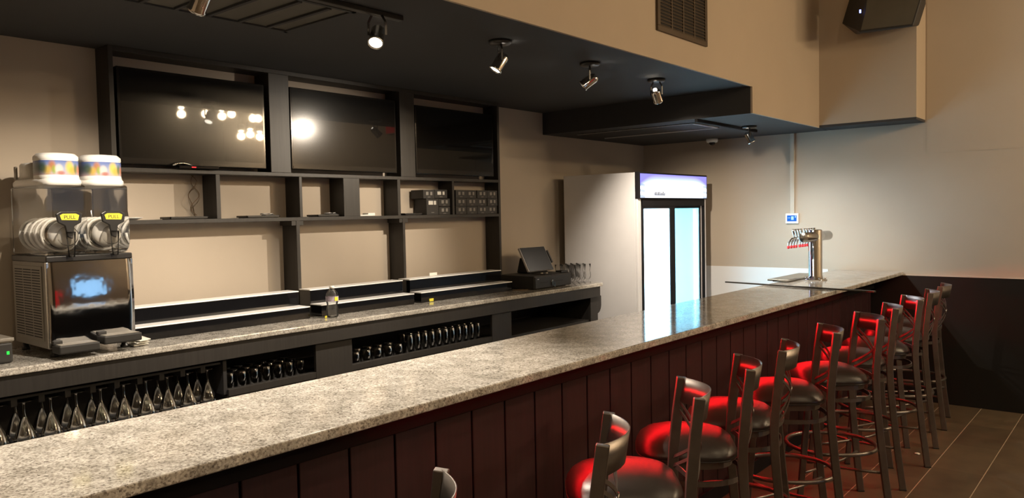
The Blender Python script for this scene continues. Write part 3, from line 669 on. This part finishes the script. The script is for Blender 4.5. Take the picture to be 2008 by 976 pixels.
def gadget(y, label):
    t = thing('gadget', label, 'gadget', (-4.08, y, ZS+0.0045))
    B().box(-0.03, 0.02, -0.03, 0.035, 0, 0.014).build('gadget_body', 'matteblack', t, 0.004)
    B().tube([(0.0+0.025*math.cos(a*0.7), -0.01+0.04*math.sin(a*0.7), 0.018+0.002*math.sin(a*2)) for a in range(9)], 0.003, 6).build('gadget_cord', 'edge', t)
gadget(2.60, 'black gadget with a pale cord in the tray left of the water bottle column')
gadget(3.06, 'black gadget with a pale cord in the tray of the narrow cubby')
tag(B().box(-4.10, -4.05, 3.272, 3.345, ZS, ZS+0.009).build('white_box', 'white', None, 0.002), 'flat white box on the middle shelf right of the box-like post', 'box')
tag(B().box(-4.12, -4.06, 3.345, 3.405, ZS, ZS+0.020).build('white_box', 'white', None, 0.003), 'thicker white box on the middle shelf, second one right of the box-like post', 'box')
tag(B().lathe([(0.0, 0.0), (0.035, 0.0), (0.062, 0.010), (0.066, 0.014), (0.062, 0.014), (0.034, 0.004), (0.0, 0.004)], (-4.115, 1.80, ZS), 32).build('white_dish', 'white'), 'white shallow dish on the middle shelf behind the slush machine', 'dish')

# ------------------------------------------------------------------ glass-door cooler
fr = thing('display_cooler', 'tall white two-door glass display cooler with glowing header at the bar end', 'refrigerator', (-3.7, 6.22, 0))
xa, xb_, ya, yb = -4.08, -3.345, 5.60, 6.84
B().box(xa, xb_, ya, ya+0.04, 0.08, 1.985).build('side_wall', 'fridgewhite', fr, 0.003, True)
B().box(xa, xb_, yb-0.04, yb, 0.08, 1.985).build('side_wall', 'fridgewhite', fr, 0.003, True)
B().box(xa, xa+0.03, ya+0.04, yb-0.04, 0.08, 1.985).build('rear_wall', 'fridgewhite', fr, 0, True)
B().box(xa+0.03, xb_, ya+0.04, yb-0.04, 0.08, 0.18).box(xa+0.03, xb_, ya+0.04, yb-0.04, 1.75, 1.985).build('base_and_roof', 'fridgewhite', fr, 0, True)
B().box(xa+0.05, xb_-0.02, ya+0.06, yb-0.06, 0.0, 0.08).build('plinth', 'blackpl', fr, 0, True)
B().box(xa+0.031, xa+0.036, ya+0.045, yb-0.045, 0.185, 1.745).box(xa+0.036, xb_-0.03, ya+0.0405, ya+0.044, 0.185, 1.745).box(xa+0.036, xb_-0.03, yb-0.044, yb-0.0405, 0.185, 1.745).build('liner', 'liner', fr, 0, True)
tb = B()
for yy in (5.672, 6.215, 6.770):
    tb.lathe([(0.010, 0), (0.010, 1.42)], (-3.395, yy, 0.25), 12)
tb.build('light_tube', 'tube', fr, 0, True)
B().box(-3.952, -3.948, 5.70, 6.16, 0.24, 1.70).box(-3.952, -3.948, 6.26, 6.76, 0.24, 1.70).build('added_glow_panel', 'cooler_glow', fr, 0, True)  # glowing sheets added behind the doors to throw more cooler light outward
# door frames
def door(y0, y1, xo, w=0.040, gm='door'):
    z0, z1 = 0.20, 1.715
    wl, wr = w
    m = B().box(xo-0.02, xo, y0, y0+wl, z0, z1).box(xo-0.02, xo, y1-wr, y1, z0, z1).box(xo-0.02, xo, y0+wl, y1-wr, z0, z0+0.05).box(xo-0.02, xo, y0+wl, y1-wr, z1-0.035, z1)
    d = m.build('sliding_door', 'trim', fr, 0.002, True)
    d2 = B().box(xo-0.012, xo-0.008, y0+wl, y1-wr, z0+0.05, z1-0.035).build('door_glass', gm, d, 0, False)
    d2.matrix_basis = Matrix.Translation((0, 0, 0)); 
    inv = fr.matrix_basis.inverted()
    d2.data.transform(inv)
    return d
door(5.672, 6.248, -3.322, (0.026, 0.088)); door(6.185, 6.815, -3.346, (0.062, 0.036), 'door_dim')
B().box(-3.345, -3.318, 5.655, 5.668, 0.18, 1.765).box(-3.345, -3.318, 6.818, 6.832, 0.18, 1.765).box(-3.345, -3.318, 5.655, 6.832, 1.700, 1.765).box(-3.345, -3.318, 5.655, 6.832, 0.12, 0.20).build('door_frame', 'trim', fr, 0.002, True)
B().box(-3.345, -3.322, ya, 5.655, 0.10, 1.765).box(-3.345, -3.322, 6.832, 6.862, 0.10, 1.765).build('front_edge', 'fridgewhite', fr, 0.003, True)
hd = B().box(-3.345, -3.302, 5.597, 6.85, 1.762, 1.988).build('header_box', 'trim', fr, 0.003, True)
hp = B().box(-3.3025, -3.3005, 5.612, 6.838, 1.772, 1.974).build('header_sign', 'header', hd)
hp.data.transform(fr.matrix_basis.inverted())
lg = B(); rn = random.Random(3); yy = 5.845
for k in range(9):
    hgt = 0.018+0.012*rn.random(); lg.box(-3.3004, -3.2998, yy, yy+0.012, 1.797, 1.797+hgt); yy += 0.021
lg.box(-3.3004, -3.2998, 5.845, 6.03, 1.794, 1.799)
lo = lg.build('maker_lettering', 'blackpl', hd); lo.data.transform(fr.matrix_basis.inverted())

# ------------------------------------------------------------------ beer tower with drip tray, thin strip
bt = thing('beer_tower', 'stainless T-shaped beer tower with a row of taps near the bar end', 'beer tower', (-2.03, 6.08, ZBAR))
B().lathe([(0.085, 0.001), (0.085, 0.008), (0.060, 0.014), (0.056, 0.03), (0.051, 0.034), (0.051, 0.385), (0.046, 0.392), (0.0, 0.392)], (0, 0, 0), 36).build('column', 'chrome', bt)
fl = B()
for k in range(6):
    a = k*pi/3+0.2; fl.lathe([(0.007, 0), (0.007, 0.008), (0.004, 0.011), (0, 0.011)], (0.071*math.cos(a), 0.071*math.sin(a), 0.010), 8)
fl.build('flange_bolts', 'chrome', bt)
B().lathe([(0.0, 0), (0.034, 0.0), (0.038, 0.004), (0.038, 0.556), (0.034, 0.56), (0, 0.56)], (0, -0.26, 0.338), 28, (0, 1, 0), False).build('cross_arm', 'brushed', bt)
for k in range(9):
    yy = -0.235+0.056*k+(0.02 if k > 3 else 0)
    tp = B().tube([(-0.030, yy, 0.335), (-0.060, yy, 0.335), (-0.095, yy, 0.328), (-0.118, yy, 0.300), (-0.124, yy, 0.268)], 0.008, 8).lathe([(0.014, 0), (0.014, 0.012)], (-0.036, yy, 0.335), 12, (-1, 0, 0)).build('faucet', 'chrome', bt)
    B().lathe([(0.005, 0), (0.006, 0.02), (0.010, 0.045), (0.011, 0.060), (0.0, 0.064)], (-0.078, yy, 0.338), 10, (-0.15, 0, 1)).build('tap_handle', 'chrome', tp)
    B().lathe([(0.010, 0.0), (0.010, 0.018), (0.006, 0.020)], (-0.124, yy, 0.272), 10, (0, 0, -1)).build('spout_plug', 'red', tp)
dt = thing('drip_tray', 'long stainless drip tray under the taps of the beer tower', 'tray', (-2.18, 6.1, ZBAR))
B().box(-2.285, -2.125, 5.76, 6.44, ZBAR+0.010, ZBAR+0.022).box(-2.26, -2.15, 5.80, 6.40, ZBAR+0.001, ZBAR+0.010).build('pan', 'brushed', dt, 0.002, True)
gr = B()
for k in range(13): gr.box(-2.275+0.0115*k, -2.270+0.0115*k, 5.775, 6.425, ZBAR+0.0221, ZBAR+0.0235)
gr.build('grate', 'chrome', dt, 0, True)
st = B().prism([(-2.535, 5.560), (-2.533, 5.550), (-1.403, 5.322), (-1.398, 5.345)], ZBAR+0.0012, ZBAR+0.0115)
tag(st.build('metal_strip', 'strip', None, 0.001), 'long thin dark metal strip lying across the bar top in front of the beer tower', 'metal strip')

# ------------------------------------------------------------------ wall and ceiling fittings
tc_ = thing('wall_controller', 'small white wall controller with blue screen on the far wall above the taps', 'controller', (-2.61, YF, 1.52))
B().box(-2.671, -2.552, YF-0.022, YF-0.001, 1.518, 1.612).build('case', 'white', tc_, 0.004, True)
B().box(-2.656, -2.567, YF-0.0235, YF-0.0221, 1.538, 1.594).build('display', 'blue', tc_, 0, True)
B().box(-2.617, -2.594, YF-0.0242, YF-0.0236, 1.552, 1.584).box(-2.648, -2.625, YF-0.0242, YF-0.0236, 1.568, 1.572).box(-2.582, -2.574, YF-0.0242, YF-0.0236, 1.572, 1.590).build('display_symbols', 'bluelight', tc_, 0, True)
tag(B().box(-2.628, -2.588, YF-0.022, YF-0.001, 1.613, ZL-0.001).build('conduit', 'taupe', None, 0.003), 'greige conduit running up the far wall from the controller to the ceiling', 'conduit')
dm = thing('dome_camera', 'white dome security camera on the lowered ceiling before the far wall', 'camera', (-3.345, 7.06, ZL))
B().lathe([(0.055, -0.001), (0.056, -0.020), (0.050, -0.036), (0.0, -0.038)], (0, 0, 0), 28).build('housing', 'white', dm)
B().lathe([(0.030, -0.036), (0.027, -0.052), (0.016, -0.062), (0.0, -0.065)], (0, 0, 0), 24).build('lens_dome', 'gloss', dm)

hv = thing('ceiling_hatch', 'dark recessed hatch with pale metal edge in the lowered ceiling', 'ceiling hatch', (-3.4, 5.9, ZL))
B().box(-3.955, -2.84, 5.66, 6.12, ZL-0.004, ZL-0.0005).build('inset_panel', 'void', hv, 0, True)
B().box(-3.965, -2.832, 6.10, 6.118, ZL-0.012, ZL-0.0005).box(-2.850, -2.832, 5.66, 6.118, ZL-0.012, ZL-0.0005).box(-3.965, -2.832, 5.66, 5.668, ZL-0.008, ZL-0.0005).build('edge_trim', 'edge', hv, 0.001, True)
tag(B().box(-2.725, -2.700, 5.452, 6.60, ZL-0.024, ZL-0.0005).build('ceiling_strip', 'trim', None, 0.002), 'narrow black strip on the lowered ceiling leading to the spotlight', 'rail')  # thin black strip along the lowered ceiling
cv = thing('ceiling_grille', 'large grey slatted grille panel in the black ceiling above the bar', 'ceiling grille', (-2.9, 1.7, ZH))
B().box(-3.16, -2.66, 1.25, 2.14, ZH-0.006, ZH-0.0005).build('panel', 'ceilgrey', cv, 0, True)
sl = B()
for k in range(6): sl.box(-3.14, -2.68, 1.30+0.145*k, 1.318+0.145*k, ZH-0.016, ZH-0.006)
sl.box(-3.17, -3.15, 1.24, 2.15, ZH-0.014, ZH-0.0005).box(-2.67, -2.65, 1.24, 2.15, ZH-0.014, ZH-0.0005).box(-3.17, -2.65, 2.13, 2.15, ZH-0.014, ZH-0.0005)
sl.build('slats', 'ceil', cv, 0.001, True)
wv = thing('wall_vent', 'brown louvred air vent high on the beige soffit wall', 'air vent', (XS, 4.37, 2.9))
B().box(XS+0.0005, XS+0.006, 4.055, 4.692, 2.718, 3.16).build('backing', 'grilled', wv, 0, True)
fv = B()
for a, b, c, d in ((4.05, 4.697, 2.713, 2.743), (4.05, 4.697, 3.14, 3.17), (4.05, 4.08, 2.743, 3.14), (4.667, 4.697, 2.743, 3.14)): fv.box(XS+0.0005, XS+0.016, a, b, c, d)
for k in (1, 2, 3): fv.box(XS+0.006, XS+0.014, 4.08+0.147*k-0.006, 4.08+0.147*k+0.006, 2.743, 3.14)
fv.build('frame', 'grille', wv, 0.002, True)
lv = B()
for k in range(20): lv.prism([(XS+0.006, 2.752+0.0195*k), (XS+0.013, 2.745+0.0195*k), (XS+0.013, 2.749+0.0195*k), (XS+0.006, 2.757+0.0195*k)], 4.08, 4.667, 'y')
lv.build('louvres', 'grille', wv, 0, True)

sp_ = thing('loudspeaker', 'large dark grey loudspeaker mounted high on the beige column', 'loudspeaker', (-1.62, 6.5, 3.06))
# cabinet: tapered box, front face turned to the room
front = [(-0.215, 0.02), (0.215, 0.0), (0.265, 0.26), (0.265, 0.52), (-0.165, 0.52), (-0.235, 0.20)]
mm = B(); n = 6
fpts = [(-1.62+a*0.98, 6.42, 3.0+b) for a, b in ((-0.190, 0.015), (0.205, 0.0), (0.27, 0.22), (0.27, 0.52), (-0.11, 0.52), (-0.15, 0.17))]
bpts = [(-1.62+a*0.98, 6.84, 3.06+b*0.85) for a, b in ((-0.33, 0.04), (0.15, 0.03), (0.20, 0.22), (0.20, 0.50), (-0.36, 0.50), (-0.45, 0.17))]
mm.add(fpts+bpts, [tuple(range(n)), tuple(reversed(range(n, 2*n)))]+[(i+n, (i+1) % n+n, (i+1) % n, i) for i in range(n)])
mm.build('cabinet', 'matteblack', sp_, 0.012, True, 3)
gl_ = B().add([(fpts[i][0]*0.93+(-1.58)*0.07, 6.416, fpts[i][2]*0.93+3.27*0.07) for i in range(n)]+[(fpts[i][0]*0.93+(-1.58)*0.07, 6.419, fpts[i][2]*0.93+3.27*0.07) for i in range(n)], [tuple(range(n)), tuple(reversed(range(n, 2*n)))]+[(i+n, (i+1) % n+n, (i+1) % n, i) for i in range(n)])
gl_.build('front_grille', 'ceilgrey', sp_, 0, True)
B().box(-1.80, -1.788, 6.408, 6.4155, 3.165, 3.19).build('indicator', 'dot', sp_, 0, True)
B().box(-1.68, -1.60, 6.82, 6.888, 3.28, 3.42).build('wall_bracket', 'blackpl', sp_, 0.004, True)

# ------------------------------------------------------------------ spotlights
def aim(loc, tgt):
    return (Vector(tgt)-Vector(loc)).to_track_quat('-Z', 'Y')
def spot_fixture(y, z, x, tgt, label, power, rail=False, lit=True, ang=95, blend=0.75, col=SPOTC, group=None, drop=0.115):
    t = thing('ceiling_spotlight', label, 'spotlight', (x, y, z), 0, group)
    if rail: B().box(-0.018, 0.018, -1.0, 0.14, -0.022, -0.0006).build('mounting_rail', 'blackpl', t, 0.003)
    else: B().lathe([(0.060, -0.0006), (0.060, -0.012), (0.052, -0.020), (0.0, -0.021)], (0, 0, 0), 28).build('canopy', 'blackpl', t)
    pv = Vector((0, 0, -drop+0.01)); d = (Vector(tgt)-Vector((x, y, z))-pv).normalized()
    tip = pv+d*0.045; bk = pv-d*0.045
    side = d.cross(Vector((0, 0, 1))).normalized()
    yk = B()
    for s in (-1, 1):
        yk.bar([Vector((0, 0, -0.02))+side*0.022*s, Vector((0, 0, -0.05))+side*0.038*s, pv+side*0.038*s], 0.004, 0.010, up=(0.3, 0.9, 0.1))
    yk.build('yoke', 'blackpl', t)
    h_ = B().lathe([(0.018, 0), (0.028, 0.010), (0.031, 0.020), (0.031, 0.088), (0.034, 0.092), (0.034, 0.100), (0.029, 0.100), (0.027, 0.085)], bk, 26, tuple(d), False).build('lamp_head', 'chrome' if not rail else 'brushed', t)
    fc = bk+d*0.092
    B().lathe([(0.0, 0.0), (0.0275, 0.0), (0.0275, 0.002), (0.0, 0.0021)], fc, 24, tuple(d), False).build('bulb_face', 'lamp' if lit else 'matteblack', t)
    if lit:
        ld = bpy.data.lights.new('spot_lamp', 'SPOT'); ld.energy = power; ld.color = col; ld.spot_size = math.radians(ang); ld.spot_blend = blend; ld.shadow_soft_size = 0.013
        lo = bpy.data.objects.new('spot_lamp', ld); COL.objects.link(lo); lo.parent = t
        lo.matrix_basis = Matrix.Translation(bk+d*0.106) @ d.to_track_quat('-Z', 'Y').to_matrix().to_4x4()
    return t
spot_fixture(0.60, ZH, -2.60, (-2.15, 0.75, 1.0), 'ceiling spotlight over the bar nearest to the camera', P_SPOT*1.1, ang=110)
spot_fixture(1.42, ZH, -2.60, (-3.85, 1.40, 1.20), 'second ceiling spotlight over the bar, outside the picture top edge', P_SPOT*1.05, ang=80)
spot_fixture(2.22, ZH, -2.60, (-1.95, 1.30, 1.05), 'brightly glaring ceiling spotlight on a short rail beside the slatted grille', P_SPOT*2.1, rail=True, ang=110)
spot_fixture(3.036, ZH, -2.60, (-3.1, 2.35, 1.1), 'round-canopy ceiling spotlight, left of the tilted one', P_SPOT*1.3, ang=95)
spot_fixture(3.853, ZH, -2.60, (-4.05, 2.95, 1.25), 'steeply tilted round-canopy ceiling spotlight in the middle of the row', P_SPOT*1.3, ang=88)
spot_fixture(4.647, ZH, -2.60, (-2.95, 6.30, 0.9), 'ceiling spotlight turned away towards the cooler and beer tower, before the bulkhead', P_SPOT*2.4, ang=84)
spot_fixture(6.263, ZL, -2.633, (-2.15, 6.55, 1.1), 'ceiling spotlight on the lowered ceiling above the beer tower', P_SPOT*0.45, ang=125, drop=0.10, col=(0.82, 0.91, 1.0))

# dining room heads (outside the picture, the far ones seen as reflections in the screens)
def dining(x, y, z, p=P_DINING, top=4.0):
    t = thing('pendant_spotlight', 'small round pendant spotlight hanging from the dining room ceiling', 'spotlight', (x, y, z), 0, 'pendant spotlights of the dining room')
    B().lathe([(0.05, 0.10), (0.055, 0.02), (0.055, 0.0), (0.048, 0.0), (0.045, 0.05), (0, 0.06)][::-1], (0, 0, 0), 20, cap=False).build('shade', 'blackpl', t)
    B().lathe([(0.0, 0.0), (0.024, 0.004), (0.032, 0.018), (0.024, 0.03), (0, 0.035)], (0, 0, -0.02), 16, cap=False).build('bulb', 'lamp_far', t)
    B().lathe([(0.004, 0.10), (0.004, top-z)], (0, 0, 0), 8).build('stem', 'blackpl', t)
    ld = bpy.data.lights.new('pendant_lamp', 'POINT'); ld.energy = p; ld.color = WARM; ld.shadow_soft_size = 0.05
    lo = bpy.data.objects.new('pendant_lamp', ld); COL.objects.link(lo); lo.parent = t; lo.location = (0, 0, -0.085)
for x, y, z in ((1.5, 4.91, 3.11), (1.5, 5.24, 3.14), (1.5, 5.47, 3.13), (1.5, 5.61, 3.17), (1.5, 5.93, 3.14), (1.75, 6.17, 3.18), (3.0, 6.64, 3.06), (3.0, 6.80, 3.10), (3.0, 6.97, 3.07)):
    dining(x, y, z, P_DINING*(2.2 if x > 2 else 1))
for x, y, z in ((0.9, 2.6, 3.3), (0.9, 0.2, 3.3), (3.0, 1.5, 3.3), (-0.6, -1.6, 3.3)):  # extra lamps added out of view to light the soffit and near side
    dining(x, y, z, P_DINING*1.3)

# mirrored dining side: sign inferred, display and bench added for the reflections
sg = thing('lit_sign', 'red glowing sign box on the far wall right of the picture', 'sign', (0.02, YF-0.03, 2.9))
B().box(-0.06, 0.14, YF-0.06, YF-0.004, 2.80, 3.0).build('sign_housing', 'blackpl', sg, 0.004, True)
B().box(-0.05, 0.13, YF-0.063, YF-0.0605, 2.81, 2.99).build('sign_face', 'redsign', sg, 0, True)
ws = thing('added_wall_display', 'added pale blue glowing wall display on the right wall of the dining room', 'television', (4.45, 4.4, 1.4))
B().box(4.44, 4.495, 3.7, 5.2, 0.95, 1.85).build('display_frame', 'bezel', ws, 0.004, True)
B().box(4.437, 4.4395, 3.73, 5.17, 0.98, 1.82).build('display_face', 'bluelight', ws, 0, True)
bo_ = thing('added_booth_bench', 'added red upholstered booth bench against the right wall of the dining room', 'bench', (4.1, 2.2, 0))
B().box(3.75, 4.2, 1.2, 3.2, 0.36, 0.47).build('seat', 'red', bo_, 0.03, True)
B().box(4.2, 4.4, 1.2, 3.2, 0.36, 1.35).build('backrest', 'red', bo_, 0.03, True)
B().box(3.80, 4.4, 1.22, 3.18, 0.0, 0.36).build('base', 'blackpl', bo_, 0.004, True)

# ------------------------------------------------------------------ bar stools
def se2(r, n, N, z, ky=1.0, cy=0.0):
    out = []
    for i in range(N):
        a = 2*pi*i/N; c, s = math.cos(a), math.sin(a)
        out.append((r*math.copysign(abs(c)**(2/n), c), cy+ky*r*math.copysign(abs(s)**(2/n), s), z))
    return out
def make_stool(label, group):
    t = thing('bar_stool', label, 'bar stool', (0, 0, 0), 0, group)
    N = 44
    rings = [se2(0.10, 2.8, N, 0.706), se2(0.180, 3.2, N, 0.707), se2(0.191, 3.4, N, 0.711), se2(0.195, 3.4, N, 0.719), se2(0.192, 3.3, N, 0.732), se2(0.181, 3.1, N, 0.752), se2(0.160, 2.9, N, 0.770), se2(0.125, 2.6, N, 0.784), se2(0.075, 2.3, N, 0.792), se2(0.02, 2, N, 0.795)]
    m = B(); vs = [p for r in rings for p in r]
    m.add(vs, [(i*N+k, i*N+(k+1) % N, (i+1)*N+(k+1) % N, (i+1)*N+k) for i in range(len(rings)-1) for k in range(N)], True)
    m.f += [tuple(range(N))[::-1], tuple(range((len(rings)-1)*N, len(rings)*N))]; m.sm += [True, True]
    m.build('seat', 'vinyl', t)
    B().tube(se2(0.194, 3.4, N, 0.714), 0.003, 6, True).build('seat_piping', 'vinyl', t)
    B().bar(se2(0.175, 3.0, 36, 0.693), 0.004, 0.024, True).build('seat_frame', 'steel', t)
    for s in (-1, 1):
        B().bar([(s*0.205, -0.262, 0.006), (s*0.196, -0.236, 0.22), (s*0.187, -0.212, 0.46), (s*0.181, -0.199, 0.62), (s*0.177, -0.196, 0.72), (s*0.173, -0.200, 0.80), (s*0.167, -0.213, 0.93), (s*0.160, -0.230, 1.058)], 0.024, 0.036, up=(0, 1, 0)).build('rear_leg', 'steel', t, 0.003)
        B().box(s*0.205-0.014, s*0.205+0.014, -0.281, -0.243, 0, 0.008).build('rubber_foot', 'blackpl', t, 0.002)
        B().bar([(s*0.195, 0.215, 0.006), (s*0.180, 0.180, 0.35), (s*0.160, 0.145, 0.690)], 0.024, 0.030, up=(0, 1, 0)).build('front_leg', 'steel', t, 0.003)
        B().box(s*0.195-0.014, s*0.195+0.014, 0.198, 0.232, 0, 0.008).build('rubber_foot', 'blackpl', t, 0.002)
    # curved top slat
    m = B(); K = 16; vs = []
    for k in range(K+1):
        u = -1+2*k/K; x = 0.160*u; bow = 0.064*(1-u*u)
        for z, yo in ((0.968, -0.216), (1.058, -0.230)):
            vs += [(x, yo-bow-0.002, z), (x, yo-bow+0.002, z)]
    fs = []
    for k in range(K):
        a = 4*k; b = a+4
        fs += [(a, a+2, b+2, b), (a+1, b+1, b+3, a+3), (a+2, a+3, b+3, b+2), (a, b, b+1, a+1)]
    fs += [(0, 1, 3, 2), (4*K, 4*K+2, 4*K+3, 4*K+1)]
    m.add(vs, fs, True).build('top_slat', 'steel', t)
    for s in (-1, 1):
        m = B()
        for off in (-0.016, 0.016):
            m.bar([(s*0.168*u, -0.197-0.018*(0.5+0.5*u)-0.050*(1-u*u), 0.855+0.105*u+off) for u in [-1+k/5 for k in range(11)]], 0.012, 0.004, up=(0, 1, 0.1))
        m.build('cross_brace', 'steel', t)
    B().lathe([(0.0, -0.004), (0.022, -0.004), (0.022, 0.004), (0.0, 0.004)], (0, -0.257, 0.855), 16, (0, 1, 0.15), False).build('cross_disc', 'steel', t)
    B().bar([(0.178*u, -0.198-0.03*(1-u*u), 0.735) for u in [-1+k/5 for k in range(11)]], 0.004, 0.020).build('lower_slat', 'steel', t)
    B().bar(se2(0.196, 2.3, 40, 0.632, 1.0, -0.02), 0.006, 0.020, True).build('upper_ring', 'steel', t)
    B().tube(se2(0.215, 2.2, 44, 0.345, 1.08, -0.02), 0.0115, 8, True).build('foot_ring', 'steel', t)
    for s in (-1, 1):
        B().bar([(s*0.150, 0.128, 0.635), (s*0.10, 0.135, 0.60), (0, 0.14, 0.575)], 0.004, 0.016, up=(0, 1, 0)).build('brace', 'steel', t)
        B().tube([(s*0.186, 0.19, 0.24), (s*0.09, 0.10, 0.225), (0, 0.0, 0.22), (-s*0.09, -0.12, 0.225), (-s*0.188, -0.235, 0.24)], 0.008, 6).build('floor_brace', 'steel', t)
    return t
PAIRS = [((-1.285, 1.261), (-1.10, 0.97), 'nearest bar stool, only the top of one back post showing at the bottom edge'),
 ((-1.248, 1.925), (-1.074, 1.623), 'second nearest bar stool, its seat hidden below the picture edge'),
 ((-1.302, 2.486), (-1.102, 2.223), 'third nearest bar stool with the nearest red-lit black seat'),
 ((-1.324, 3.021), (-1.144, 2.726), 'fourth nearest bar stool along the plank bar front'),
 ((-1.303, 3.495), (-1.192, 3.163), 'fifth nearest bar stool, its back turned edge-on with a rounded hooked top slat'),
 ((-1.331, 4.068), (-1.160, 3.779), 'middle bar stool of the row, sixth from the camera'),
 ((-1.308, 4.626), (-1.116, 4.366), 'fifth bar stool from the far wall, red-lit top slat showing'),
 ((-1.294, 5.165), (-1.162, 4.857), 'fourth bar stool from the far wall'),
 ((-1.306, 5.670), (-1.144, 5.381), 'third bar stool from the far wall, its crossed back brace facing the camera'),
 ((-1.262, 6.165), (-1.180, 5.849), 'second bar stool from the far wall'),
 ((-1.262, 6.690), (-1.222, 6.370), 'farthest bar stool, beside the black wainscot of the far wall')]
stool0 = None
for Fp, Np, lab in PAIRS:
    F_, N_ = Vector((*Fp, 0)), Vector((*Np, 0)); mid = (F_+N_)/2; d = (F_-N_).normalized()
    back = Vector((d.y, -d.x, 0))
    if back.x < 0: back = -back
    fwd = -back; loc = mid+fwd*0.230; rz = math.atan2(-fwd.x, fwd.y)
    if stool0 is None:
        stool0 = make_stool(lab, 'metal bar stools along the bar'); remember(stool0)
        stool0.matrix_basis = Matrix.Translation(loc) @ Matrix.Rotation(rz, 4, 'Z')
    else: dup(stool0, tuple(loc), rz, lab)
tag(B().prism([(-1.225, 5.60), (-1.200, 5.595), (-1.192, 5.615), (-1.208, 5.628), (-1.222, 5.618)], 0.001, 0.008).build('paper_scrap', 'paper', None, 0.002), 'tiny white scrap of paper on the tile floor beside the stools', 'paper')
